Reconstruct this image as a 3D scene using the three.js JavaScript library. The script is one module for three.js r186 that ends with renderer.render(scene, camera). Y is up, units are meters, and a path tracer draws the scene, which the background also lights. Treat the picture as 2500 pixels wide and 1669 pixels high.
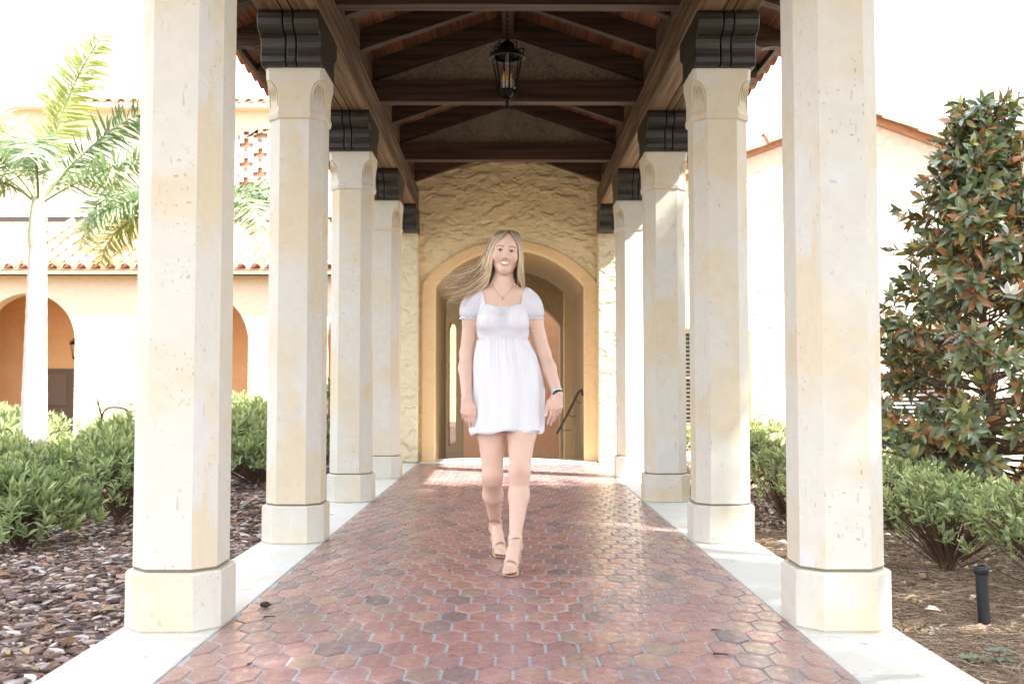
import * as THREE from 'three';
import { mergeGeometries, mergeVertices } from 'three/addons/utils/BufferGeometryUtils.js';
import { RoundedBoxGeometry } from 'three/addons/geometries/RoundedBoxGeometry.js';

// ---------------------------------------------------------------- camera, sky, sun, exposure
const scene = new THREE.Scene();
const camera = new THREE.PerspectiveCamera(37.95, 1024 / 683, 0.1, 400);
camera.position.set(0, 0.888, 0);
camera.lookAt(0.00412 * 100, 0.888 + 0.04635 * 100, -100);
camera.focus = 5.1; camera.userData.fStop = 4;
const renderer = new THREE.WebGLRenderer({ antialias: true });
renderer.setSize(1024, 683);
renderer.toneMapping = THREE.LinearToneMapping;
renderer.toneMappingExposure = 4.7;
renderer.shadowMap.enabled = true;
const SUN = new THREE.Vector3(1, 1.2, 0.55).normalize();
{ // bright, thinly veiled sky: almost white, a little bluer overhead
  const w = 256, h = 128, d = new Float32Array(w * h * 4);
  for (let j = 0; j < h; j++) for (let i = 0; i < w; i++) {
    const el = ((j + 0.5) / h - 0.5) * Math.PI, s = Math.max(0, Math.sin(el)), k = (j * w + i) * 4;
    const t = Math.pow(1 - s, 2.2), L = el < 0 ? 0.5 : 0.62 + 0.14 * t;
    d[k] = L * (0.9 + 0.1 * t); d[k + 1] = L * (0.955 + 0.04 * t); d[k + 2] = L * (1.06 - 0.04 * t); d[k + 3] = 1;
  }
  const t = new THREE.DataTexture(d, w, h, THREE.RGBAFormat, THREE.FloatType);
  t.mapping = THREE.EquirectangularReflectionMapping; t.magFilter = THREE.LinearFilter; t.minFilter = THREE.LinearFilter; t.needsUpdate = true;
  scene.background = t; scene.environment = t;
}
const sun = new THREE.DirectionalLight(new THREE.Color(1, 0.955, 0.87), 4.6);
sun.position.copy(SUN).multiplyScalar(60).add(new THREE.Vector3(0, 0, -8)); sun.target.position.set(0, 0, -8);
sun.castShadow = true; sun.shadow.mapSize.set(2048, 2048); sun.shadow.radius = 1.6;
Object.assign(sun.shadow.camera, { left: -30, right: 30, top: 30, bottom: -30, near: 1, far: 140 });
scene.add(sun, sun.target);

// ---------------------------------------------------------------- helpers
let seed = 12345;
const rnd = () => { seed = (seed + 0x6D2B79F5) | 0; let t = Math.imul(seed ^ (seed >>> 15), 1 | seed); t = (t + Math.imul(t ^ (t >>> 7), 61 | t)) ^ t; return ((t ^ (t >>> 14)) >>> 0) / 4294967296; };
const rr = (a, b) => a + (b - a) * rnd();
const pick = a => a[Math.floor(rnd() * a.length)];
const V3 = (x, y, z) => new THREE.Vector3(x, y, z);
const clamp = (x, a = 0, b = 1) => Math.min(b, Math.max(a, x));
const mix = (a, b, t) => a + (b - a) * t;
const sstep = (a, b, x) => { const t = clamp((x - a) / (b - a)); return t * t * (3 - 2 * t); };
const used = {};
function numbered(n) { const k = used[n] = (used[n] ?? -1) + 1; return k ? `${n}_${String(k).padStart(3, '0')}` : n; }
function shadows(m) { m.castShadow = m.receiveShadow = true; return m; }
function thing(name, label, category, group, x = 0, y = 0, z = 0) {
  const o = new THREE.Group(); o.name = numbered(name); o.position.set(x, y, z); scene.add(o);
  o.userData = { label, category }; if (group) o.userData.group = group; return o;
}
function struct(o, name) { o.name = numbered(name); o.userData.kind = 'structure'; scene.add(o); return o; }
function part(parent, name, geo, mat, label) {
  const m = shadows(new THREE.Mesh(geo, mat)); m.name = name; parent.add(m); if (label) m.userData.label = label; return m;
}
// box mapping in metres, v along the grain axis
function boxUV(g, grain = 'y', ou = 0, ov = 0) {
  if (g.index) g = g.toNonIndexed();
  const p = g.attributes.position, uv = new Float32Array(p.count * 2), a = V3(), b = V3(), c = V3();
  for (let i = 0; i < p.count; i += 3) {
    a.fromBufferAttribute(p, i); b.fromBufferAttribute(p, i + 1); c.fromBufferAttribute(p, i + 2);
    const n = b.clone().sub(a).cross(c.clone().sub(a)), ax = Math.abs(n.x), ay = Math.abs(n.y), az = Math.abs(n.z);
    const dom = ax >= ay && ax >= az ? 'x' : ay >= az ? 'y' : 'z', rest = 'xyz'.replace(dom, '');
    let v = rest.includes(grain) ? grain : rest[1], u = rest.replace(v, '');
    [a, b, c].forEach((q, k) => { uv[(i + k) * 2] = q[u] + ou; uv[(i + k) * 2 + 1] = q[v] + ov; });
  }
  g.setAttribute('uv', new THREE.BufferAttribute(uv, 2)); return g;
}
function box(w, h, d, x, y, z, r = 0.006, grain = 'y') {
  const g = r ? new RoundedBoxGeometry(w, h, d, 1, Math.min(r, w / 2.1, h / 2.1, d / 2.1)) : new THREE.BoxGeometry(w, h, d);
  return boxUV(g, grain, rr(0, 9), rr(0, 9)).translate(x, y, z);
}
function clean(g) { for (const k of Object.keys(g.attributes)) if (!['position', 'normal', 'uv', 'color'].includes(k)) g.deleteAttribute(k); return g; }
function join(list) { return mergeGeometries(list.map(g => clean(g.index ? g.toNonIndexed() : g)), false); }
function tube(pts, r, seg = 12, rad = 6, r2 = r, closed = false) { // tapered tube with round ends closed by cones
  const c = new THREE.CatmullRomCurve3(pts.map(p => p.isVector3 ? p : V3(...p)), closed);
  const g = new THREE.TubeGeometry(c, seg, 1, rad, closed), p = g.attributes.position;
  for (let i = 0; i <= seg; i++) { const q = c.getPointAt(closed ? (i % seg) / seg : i / seg), rad_ = typeof r === 'function' ? r(i / seg) : mix(r, r2, i / seg);
    for (let j = 0; j <= rad; j++) { const k = i * (rad + 1) + j; p.setXYZ(k, q.x + (p.getX(k) - q.x) * rad_, q.y + (p.getY(k) - q.y) * rad_, q.z + (p.getZ(k) - q.z) * rad_); } }
  return g;
}
function extrude(shape, depth, o = {}) { return new THREE.ExtrudeGeometry(shape, { depth, bevelEnabled: !!o.bevel, bevelSize: o.bevel || 0, bevelThickness: o.bevel || 0, bevelSegments: o.seg || 2, curveSegments: o.cs || 24 }); }
function poly(pts) { const s = new THREE.Shape(); pts.forEach(([x, y], i) => i ? s.lineTo(x, y) : s.moveTo(x, y)); s.closePath(); return s; }
// periodic noise for textures
const H2 = (i, j, s) => { let h = Math.imul(i, 374761393) + Math.imul(j, 668265263) + Math.imul(s, 982451653); h = Math.imul(h ^ (h >>> 13), 1274126177); return ((h ^ (h >>> 16)) >>> 0) / 4294967296; };
function pn(x, y, px, py, s = 0) {
  const xi = Math.floor(x), yi = Math.floor(y), fx = x - xi, fy = y - yi, u = fx * fx * (3 - 2 * fx), v = fy * fy * (3 - 2 * fy);
  const m = (a, n) => ((a % n) + n) % n, x0 = m(xi, px), x1 = m(xi + 1, px), y0 = m(yi, py), y1 = m(yi + 1, py);
  return mix(mix(H2(x0, y0, s), H2(x1, y0, s), u), mix(H2(x0, y1, s), H2(x1, y1, s), u), v);
}
function fbm(u, v, fx, fy, oct = 4, s = 0, gain = 0.5) { let a = 1, t = 0, n = 0; for (let o = 0; o < oct; o++) { t += a * pn(u * fx, v * fy, fx, fy, s + o * 17); n += a; a *= gain; fx *= 2; fy *= 2; } return t / n; }
const toS = x => { x = clamp(x); return Math.round(255 * (x <= 0.0031308 ? 12.92 * x : 1.055 * Math.pow(x, 1 / 2.4) - 0.055)); };
function tex(w, h, f, { data = false, rx = 1, ry = 1 } = {}) { // f(u,v) -> linear [r,g,b] or a height; rx, ry: metres that one tile covers
  const d = new Uint8Array(w * h * 4);
  for (let j = 0; j < h; j++) for (let i = 0; i < w; i++) {
    const c = f(i / w, j / h), k = (j * w + i) * 4;
    if (data) d[k] = d[k + 1] = d[k + 2] = Math.round(255 * clamp(c)); else { d[k] = toS(c[0]); d[k + 1] = toS(c[1]); d[k + 2] = toS(c[2]); }
    d[k + 3] = 255;
  }
  const t = new THREE.DataTexture(d, w, h); t.wrapS = t.wrapT = THREE.RepeatWrapping; t.magFilter = THREE.LinearFilter; t.minFilter = THREE.LinearMipmapLinearFilter; t.generateMipmaps = true;
  if (!data) t.colorSpace = THREE.SRGBColorSpace; t.repeat.set(1 / rx, 1 / ry); t.needsUpdate = true; return t;
}
const lerp3 = (a, b, t) => [mix(a[0], b[0], t), mix(a[1], b[1], t), mix(a[2], b[2], t)];
const mul3 = (a, k) => [a[0] * k, a[1] * k, a[2] * k];
const std = o => { if (Array.isArray(o.color)) o.color = new THREE.Color().setRGB(...o.color); return new THREE.MeshStandardMaterial(o); };
const phys = o => { if (Array.isArray(o.color)) o.color = new THREE.Color().setRGB(...o.color); return new THREE.MeshPhysicalMaterial(o); };
// ---------------------------------------------------------------- materials
const M = {};
{ // cream limestone with honey stains, grey patches, pits and short vertical cracks
  const crack = (u, v) => 0.5 * sstep(0.89, 0.98, pn((u + 0.02 * fbm(u, v, 9, 9, 2, 72)) * 190, v * 48, 190, 48, 71)) * sstep(0.58, 0.68, fbm(u, v, 6, 3, 3, 33)); // short upright fissures
  const pit = (u, v) => sstep(0.86, 0.95, pn(u * 190, v * 150, 190, 150, 5)) * sstep(0.58, 0.68, fbm(u, v, 7, 7, 3, 8)) + 0.8 * sstep(0.965, 0.985, pn(u * 150, v * 110, 150, 110, 9));
  const c = (u, v) => {
    const a = fbm(u, v, 3, 4, 5, 1), b = fbm(u, v, 4, 3, 5, 2), f = fbm(u, v, 40, 40, 3, 3);
    let q = lerp3([0.645, 0.62, 0.545], [0.655, 0.55, 0.37], sstep(0.44, 0.68, a) * 0.75);
    q = lerp3(q, [0.65, 0.65, 0.63], sstep(0.52, 0.68, b) * 0.8);
    q = mul3(q, 0.93 + 0.1 * f); return mul3(q, 1 - 0.5 * clamp(crack(u, v) + 0.8 * pit(u, v)));
  };
  const hgt = (u, v) => 0.75 - 0.6 * clamp(crack(u, v) + pit(u, v)) + 0.1 * fbm(u, v, 50, 50, 2, 4);
  const t = tex(768, 1024, c, { rx: 1.1, ry: 1.5 }), b = tex(768, 1024, hgt, { data: true, rx: 1.1, ry: 1.5 });
  M.stone = std({ map: t, bumpMap: b, bumpScale: 0.0015, roughness: 0.72 });
}
M.mortar = std({ color: [0.2, 0.17, 0.12], roughness: 0.95 });
M.slab = std({ map: tex(512, 1024, (u, v) => {
  const a = fbm(u, v, 3, 6, 5, 11), s = sstep(0.70, 0.82, fbm(u, v, 5, 16, 4, 12)), f = fbm(u, v, 60, 60, 2, 13), sp = sstep(0.93, 0.96, pn(u * 40, v * 80, 40, 80, 14));
  return mul3(lerp3([0.70, 0.70, 0.675], [0.68, 0.65, 0.58], sstep(0.45, 0.75, a)), (0.95 + 0.08 * f) * (1 - 0.28 * s) * (1 - 0.35 * sp));
}, { rx: 0.9, ry: 1.9 }), roughness: 0.6 });
// lumpy hand-trowelled stucco
const stuccoBump = tex(1024, 1024, (u, v) => {
  const w1 = fbm(u, v, 5, 5, 3, 21), w2 = fbm(u, v, 5, 5, 3, 22), uu = u + 0.05 * w1, vv = v + 0.09 * w2;
  const r = 1 - Math.abs(2 * fbm(uu, vv, 9, 22, 3, 23, 0.45) - 1), q = fbm(u, v, 7, 11, 3, 24), b = fbm(uu, vv, 13, 24, 3, 26, 0.5);
  return 0.1 + 0.34 * Math.pow(r, 3) * sstep(0.4, 0.6, q) + 0.62 * sstep(0.3, 0.72, b) + 0.1 * fbm(u, v, 40, 50, 2, 25);
}, { data: true, rx: 1.5, ry: 1.6 });
const stuccoCol = (c, k, s) => tex(512, 512, (u, v) => mul3(lerp3(c, mul3(c, k), fbm(u, v, 4, 5, 5, s)), 0.94 + 0.1 * fbm(u, v, 50, 60, 2, s + 3)), { rx: 2.2, ry: 2.2 });
const stucco = (c, k, s, bs, o = {}) => std({ map: stuccoCol(c, k, s), bumpMap: stuccoBump, bumpScale: bs, roughness: 0.9, ...o });
M.stuccoYellow = stucco([0.85, 0.70, 0.43], 0.92, 31, 0.024);
M.stuccoTrim = stucco([0.80, 0.57, 0.31], 0.94, 32, 0.006);
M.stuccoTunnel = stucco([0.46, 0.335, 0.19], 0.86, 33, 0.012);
M.stuccoPier = stucco([0.78, 0.69, 0.48], 0.9, 34, 0.03);
M.stuccoPeach = stucco([0.83, 0.67, 0.53], 0.95, 35, 0.012);
M.stuccoOrange = stucco([0.93, 0.54, 0.28], 0.88, 36, 0.008);
M.stuccoRust = stucco([0.60, 0.325, 0.18], 0.86, 38, 0.006);
M.stuccoPale = stucco([0.83, 0.76, 0.64], 0.96, 37, 0.02);
// timber: one grain map, several stains
const grain = (fu, s) => (u, v) => {
  const a = fbm(u + 0.02 * fbm(u, v, 4, 3, 2, s + 9), v, fu, 3, 4, s), b = fbm(u, v, fu * 4, 6, 3, s + 1), k = sstep(0.74, 0.8, fbm(u, v, 6, 3, 3, s + 2));
  return [a, b, k];
};
const woodTex = (c1, c2, s, fu = 22) => tex(512, 1024, (u, v) => { const [a, b, k] = grain(fu, s)(u, v); return mul3(lerp3(c1, c2, sstep(0.3, 0.7, a)), (0.7 + 0.55 * b) * (1 - 0.35 * k)); }, { rx: 0.5, ry: 2 });
const woodBump = tex(512, 1024, (u, v) => { const [a, b] = grain(22, 41)(u, v); return 0.5 * a + 0.5 * b; }, { data: true, rx: 0.5, ry: 2 });
const wood = (c1, c2, s, o = {}) => std({ map: woodTex(c1, c2, s), bumpMap: woodBump, bumpScale: 0.004, roughness: 0.72, ...o });
M.beam = wood([0.09, 0.054, 0.034], [0.21, 0.145, 0.105], 41);
M.tie = wood([0.038, 0.017, 0.010], [0.092, 0.047, 0.030], 43, { roughness: 0.6 });
M.rafter = wood([0.038, 0.018, 0.011], [0.09, 0.048, 0.031], 45, { roughness: 0.6 });
M.soffit = wood([0.14, 0.085, 0.05], [0.27, 0.18, 0.11], 47);
M.planks = [[0.14, 0.052, 0.022], [0.18, 0.074, 0.034], [0.11, 0.042, 0.02]].map((c, i) => wood(c, mul3(c, 1.75), 51 + i * 3));
M.bracket = wood([0.014, 0.012, 0.010], [0.038, 0.032, 0.025], 61, { roughness: 0.42, bumpScale: 0.003 });
M.cement = std({ map: tex(512, 512, (u, v) => mul3([0.46, 0.40, 0.31], 0.5 + 0.5 * fbm(u, v, 5, 5, 3, 66) + 0.45 * (fbm(u, v, 50, 50, 2, 67) - 0.4)), { rx: 0.8, ry: 0.8 }), bumpMap: tex(512, 512, (u, v) => fbm(u, v, 60, 60, 2, 68), { data: true, rx: 0.8, ry: 0.8 }), bumpScale: 0.012, roughness: 0.95 });
M.clay = [[0.50, 0.20, 0.11], [0.56, 0.27, 0.16], [0.44, 0.16, 0.09], [0.60, 0.34, 0.22]].map(c => std({ color: c, roughness: 0.8 }));
const clayTex = tex(256, 256, (u, v) => mul3([1, 0.95, 0.92], 0.68 + 0.4 * fbm(u, v, 5, 5, 4, 77)), { rx: 0.4, ry: 0.4 });
M.clay.forEach(m => m.map = clayTex);
M.iron = std({ color: [0.012, 0.013, 0.014], roughness: 0.35, metalness: 0.75 });
M.ironBrown = std({ color: [0.085, 0.06, 0.043], roughness: 0.55, metalness: 0.4 });
M.gutter = std({ color: [0.045, 0.036, 0.038], roughness: 0.5 });
M.glass = phys({ color: [0.93, 0.95, 0.94], roughness: 0.06, transmission: 1, thickness: 0, ior: 1.5 });
M.amber = phys({ color: [0.75, 0.36, 0.08], roughness: 0.1, clearcoat: 1 });
M.candle = std({ color: [0.7, 0.66, 0.55], roughness: 0.5 });
M.soil = std({ map: tex(512, 512, (u, v) => mul3(lerp3([0.05, 0.032, 0.024], [0.11, 0.075, 0.055], fbm(u, v, 12, 12, 5, 81)), 1), { rx: 1.5, ry: 1.5 }), bumpMap: tex(256, 256, (u, v) => fbm(u, v, 30, 30, 3, 82), { data: true, rx: 0.6, ry: 0.6 }), bumpScale: 0.02, roughness: 1, vertexColors: true });
// ---------------------------------------------------------------- ground
const COLX = [-1.243, 1.25], COLD = [3.83, 5.88, 7.93, 9.98];
function groundY(x, d) { // d: distance ahead of the camera
  const ax = Math.abs(x), out = sstep(1.6, 9, ax) * sstep(5, 20, d);
  return -0.035 - 0.1 * sstep(1.5, 5, ax) - 0.28 * out + 0.02 * Math.sin(x * 3.1 + d * 1.7) * Math.sin(d * 2.3 - x) * sstep(1.5, 2, ax);
}
{
  const xs = [], ds = [];
  for (let x = -150; x < -12; x += 12) xs.push(x); for (let x = -12; x <= 12; x += 0.3) xs.push(x); for (let x = 18; x <= 150; x += 12) xs.push(x);
  for (let d = -150; d < -4; d += 12) ds.push(d); for (let d = -4; d <= 26; d += 0.35) ds.push(d); for (let d = 34; d <= 260; d += 16) ds.push(d);
  const p = [], c = [], uv = [], id = [], n = xs.length;
  for (const d of ds) for (const x of xs) {
    p.push(x, Math.abs(x) < 1.35 && d < 12.2 ? -0.25 : Math.abs(x) < 1.6 && d > 12.4 && d < 24 ? -1.1 : groundY(x, d), -d); uv.push(x, d);
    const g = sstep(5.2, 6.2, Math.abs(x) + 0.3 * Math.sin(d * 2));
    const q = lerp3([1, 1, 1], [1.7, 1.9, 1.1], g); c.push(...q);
  }
  for (let j = 0; j < ds.length - 1; j++) for (let i = 0; i < n - 1; i++) { const a = j * n + i; id.push(a, a + 1, a + n, a + 1, a + n + 1, a + n); }
  const g = new THREE.BufferGeometry(); g.setAttribute('position', new THREE.Float32BufferAttribute(p, 3)); g.setAttribute('uv', new THREE.Float32BufferAttribute(uv, 2)); g.setAttribute('color', new THREE.Float32BufferAttribute(c, 3)); g.setIndex(id); g.computeVertexNormals();
  struct(shadows(new THREE.Mesh(g, M.soil)), 'ground');
}
// ---------------------------------------------------------------- walkway: grout bed, hexagonal tiles, stone edging
{
  const w = struct(new THREE.Group(), 'walkway'); w.userData.label = 'covered walkway floor of long hexagonal clay tiles between two white stone edgings'; 
  const D0 = 1.2, D1 = 11.86, XW = 1.068, PX = 0.1125, PD = 0.1556, side = 0.105, cap = (2 * PD - 2 * side) / 2;
  const groutT = tex(256, 256, (u, v) => mul3(lerp3([0.44, 0.46, 0.48], [0.56, 0.57, 0.58], fbm(u, v, 8, 8, 4, 91)), 0.8 + 0.35 * fbm(u, v, 60, 60, 2, 92)), { rx: 0.3, ry: 0.3 });
  part(w, 'grout_bed', boxUV(new THREE.BoxGeometry(2 * XW, 0.2, D1 - D0)).translate(0, -0.1055, -(D0 + D1) / 2), std({ map: groutT, roughness: 0.6 }));
  // tile materials
  const tints = [[0.36, 0.135, 0.115], [0.40, 0.165, 0.14], [0.34, 0.12, 0.105], [0.40, 0.19, 0.135], [0.36, 0.155, 0.155], [0.30, 0.12, 0.115], [0.40, 0.155, 0.125], [0.23, 0.115, 0.115], [0.18, 0.10, 0.105], [0.31, 0.165, 0.125], [0.26, 0.135, 0.145], [0.44, 0.21, 0.155]];
  const maps = [0, 1, 2, 3].map(k => tex(256, 384, (u, v) => {
    const x = (u - 0.5) * 2, y = (v - 0.5) * 2, r = Math.hypot(x * 0.95, y * 0.9), s = 100 + k * 9;
    const w1 = fbm(u, v, 3, 3, 3, s), sw = fbm(u + 0.1 * w1, v + 0.12 * w1, 4, 16, 4, s + 1), rim = sstep(0.55 + 0.3 * (w1 - 0.5), 0.98, r + 0.25 * (sw - 0.5));
    let c = lerp3([1.0, 0.92, 0.97], [1.0, 1.04, 1.0], sstep(0.3, 0.75, w1)); c = lerp3(c, k % 2 ? [1.06, 1.14, 1.04] : [0.66, 0.74, 0.86], rim * 0.8);
    const sp = sstep(0.93, 0.96, pn(u * 40, v * 55, 40, 55, s + 3));
    return mul3(c, (0.62 + 0.5 * sw + 0.12 * fbm(u, v, 40, 40, 2, s + 2)) * (1 - 0.6 * sp) * 0.8);
  }));
  const rough = tex(256, 256, (u, v) => 0.5 + 0.7 * (fbm(u, v, 6, 6, 4, 140) - 0.4), { data: true });
  const bump = tex(256, 256, (u, v) => fbm(u, v, 5, 6, 4, 141), { data: true });
  const mats = []; tints.forEach((c, i) => { for (const k of [i % 4, (i + 1) % 4]) { const m = std({ map: maps[k].clone(), roughnessMap: rough, bumpMap: bump, bumpScale: 0.002, roughness: 0.52 }); m.map.needsUpdate = true; m.map = maps[k]; const l = 0.2 * c[0] + 0.7 * c[1] + 0.1 * c[2]; m.color.setRGB(mix(c[0], l, 0.22) * 1.27 + 0.056, mix(c[1], l, 0.22) * 1.27 + 0.070, mix(c[2], l, 0.22) * 1.27 + 0.076); mats.push(m); } });
  const hex = (gx, gd) => { const hx = PX / 2 - gx, hs = side / 2 - gd * 0.3, hc = side / 2 + cap - gd; return [[hx, -hs], [hx, hs], [0, hc], [-hx, hs], [-hx, -hs], [0, -hc]]; };
  const clip = (pl, s, lim) => { const o = []; for (let i = 0; i < pl.length; i++) { const a = pl[i], b = pl[(i + 1) % pl.length], ia = s * a[0] <= lim, ib = s * b[0] <= lim; if (ia) o.push(a); if (ia !== ib) { const t = (s * lim - a[0]) / (b[0] - a[0]); o.push([s * lim, a[1] + t * (b[1] - a[1])]); } } return o; };
  function tileGeo(pl, u0 = 0) { // polygon in x, d -> slab with an eased edge; top at y = 0
    let cx = 0, cd = 0; pl.forEach(q => { cx += q[0] / pl.length; cd += q[1] / pl.length; });
    const rings = [[0, 0.0], [0.0032, 0.0]].map(([ins]) => pl.map(q => { const l = Math.hypot(q[0] - cx, q[1] - cd) || 1; return [q[0] - (q[0] - cx) / l * ins, q[1] - (q[1] - cd) / l * ins]; }));
    const p = [], uv = [], n = pl.length, ys = [-0.0035, -0.0007];
    const put = (x, y, d) => { p.push(x, y, -d); uv.push(x / PX * 0.9 + 0.5, d / 0.21 * 0.95 + 0.5); };
    for (let i = 0; i < n; i++) { const j = (i + 1) % n, a = rings[0][i], b = rings[0][j], c = rings[1][i], e = rings[1][j];
      put(cx, 0, cd); put(c[0], ys[1], c[1]); put(e[0], ys[1], e[1]);
      put(c[0], ys[1], c[1]); put(a[0], ys[0], a[1]); put(e[0], ys[1], e[1]); put(e[0], ys[1], e[1]); put(a[0], ys[0], a[1]); put(b[0], ys[0], b[1]);
      put(a[0], ys[0], a[1]); put(a[0], -0.012, a[1]); put(b[0], ys[0], b[1]); put(b[0], ys[0], b[1]); put(a[0], -0.012, a[1]); put(b[0], -0.012, b[1]); }
    const g = new THREE.BufferGeometry(); g.setAttribute('position', new THREE.Float32BufferAttribute(p, 3)); g.setAttribute('uv', new THREE.Float32BufferAttribute(uv, 2)); g.computeVertexNormals(); return g;
  }
  const variants = [0, 1, 2, 3, 4].map(() => tileGeo(hex(0.0052, 0.0058).map(q => [q[0] + rr(-0.0012, 0.0012), q[1] + rr(-0.0016, 0.0016)])));
  const spots = [], edge = XW - 0.008;
  for (let k = -13; ; k++) { const d = 3.295 + k * PD; if (d > D1 - 0.02) break; if (d < D0 + 0.08) continue;
    const odd = ((k % 2) + 2) % 2; for (let i = -12; i <= 12; i++) { const x = -0.041 + 0.05625 + (odd ? 0.05625 : 0) + i * PX; if (Math.abs(x) < XW + PX / 2) spots.push([x, d, k]); } }
  spots.sort((a, b) => Math.abs(a[1] - 2.75) - Math.abs(b[1] - 2.75));
  const rest = []; let count = 0;
  for (const [x, d] of spots) {
    const whole = Math.abs(x) + PX / 2 < edge, patch = fbm(x * 0.2 + 3, d * 0.1, 4, 4, 3, 7), warm = Math.abs(x) > 0.85 && rnd() < 0.75;
    let mi = Math.floor(rnd() * 14) ; if (rnd() < 0.24 || (patch > 0.58 && rnd() < 0.5)) mi = 14 + Math.floor(rnd() * 8); if (warm) mi = pick([6, 7, 22, 23, 18, 19, 2]);
    let g = pick(variants);
    if (!whole) { let pl = hex(0.0052, 0.0058); pl = clip(pl, Math.sign(x), edge - Math.abs(x)); if (pl.length < 3) continue; const area = Math.abs(pl.reduce((s, a, i) => { const b = pl[(i + 1) % pl.length]; return s + a[0] * b[1] - b[0] * a[1]; }, 0)) / 2; if (area < 2e-4) continue; g = tileGeo(pl); }
    const visible = d > 2.72 && Math.abs(x) < 0.55 * d;
    if (visible && count < 300) { count++; const m = part(w, 'floor_tile', g, mats[mi]); m.position.set(x, rr(-0.0005, 0.0005), -d); m.rotation.set(rr(-0.006, 0.006), 0, rr(-0.006, 0.006)); }
    else { const q = g.clone().rotateX(rr(-0.006, 0.006)).rotateZ(rr(-0.006, 0.006)).translate(x, rr(-0.0005, 0.0005), -d), c = mats[mi].color, a = new Float32Array(q.attributes.position.count * 3); for (let i = 0; i < a.length; i += 3) { a[i] = c.r; a[i + 1] = c.g; a[i + 2] = c.b; } q.setAttribute('color', new THREE.BufferAttribute(a, 3)); rest.push(q); }
  }
  part(w, 'floor_tile', mergeGeometries(rest), std({ map: maps[0], roughnessMap: rough, bumpMap: bump, bumpScale: 0.002, roughness: 0.52, vertexColors: true })).userData.kind = 'stuff';
  for (const s of [-1, 1]) { // edging stones, joined at each column
    const js = [1.2, 1.78, ...COLD.map(d => d - 0.21), 11.86];
    for (let i = 0; i < js.length - 1; i++) part(w, 'edging_stone', box(0.365, 0.12, js[i + 1] - js[i] - 0.005, s * (XW + 0.004 + 0.1825), -0.06, -(js[i] + js[i + 1]) / 2, 0.006, 'z'), M.slab);
  }
  // threshold stone with a slightly crowned top in front of the doorway
  const g = new THREE.BoxGeometry(2.12, 0.14, 0.5, 24, 1, 1), p = g.attributes.position;
  for (let i = 0; i < p.count; i++) if (p.getY(i) > 0) p.setY(i, 0.07 + 0.026 * (1 - (p.getX(i) / 1.06) ** 2));
  g.computeVertexNormals(); part(w, 'threshold_stone', boxUV(g).translate(0, -0.07, -12.115), M.slab);
}
// ---------------------------------------------------------------- columns
function ringLoft(levels) { // [y, half width, chamfer] -> chamfered square prism
  const P = levels.map(([y, a, c]) => [[a - c, y, a], [a, y, a - c], [a, y, -a + c], [a - c, y, -a], [-a + c, y, -a], [-a, y, -a + c], [-a, y, a - c], [-a + c, y, a]]);
  const p = [], uv = []; let s = 0;
  const put = (q, u) => { p.push(...q); uv.push(u, q[1]); };
  for (let k = 0; k < 8; k++) { const a0 = P[0][k], b0 = P[0][(k + 1) % 8], wd = Math.hypot(a0[0] - b0[0], a0[2] - b0[2]);
    for (let i = 0; i < P.length - 1; i++) { const a = P[i][(k + 7) % 8], b = P[i][k], c = P[i + 1][(k + 7) % 8], d = P[i + 1][k]; put(a, s); put(b, s + wd); put(d, s + wd); put(a, s); put(d, s + wd); put(c, s); } s += wd + 0.31; }
  for (const [i, up] of [[0, 0], [P.length - 1, 1]]) for (let k = 1; k < 7; k++) { const t = [P[i][0], P[i][k], P[i][k + 1]]; if (!up) t.reverse(); t.forEach(q => { p.push(...q); uv.push(q[0], q[2]); }); }
  const g = new THREE.BufferGeometry(); g.setAttribute('position', new THREE.Float32BufferAttribute(p, 3)); g.setAttribute('uv', new THREE.Float32BufferAttribute(uv, 2)); g.computeVertexNormals(); return g;
}
function uvShift(g, a, b) { const q = g.clone(), u = q.attributes.uv; for (let i = 0; i < u.count; i++) u.setXY(i, u.getX(i) + a, u.getY(i) + b); return q; }
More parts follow.
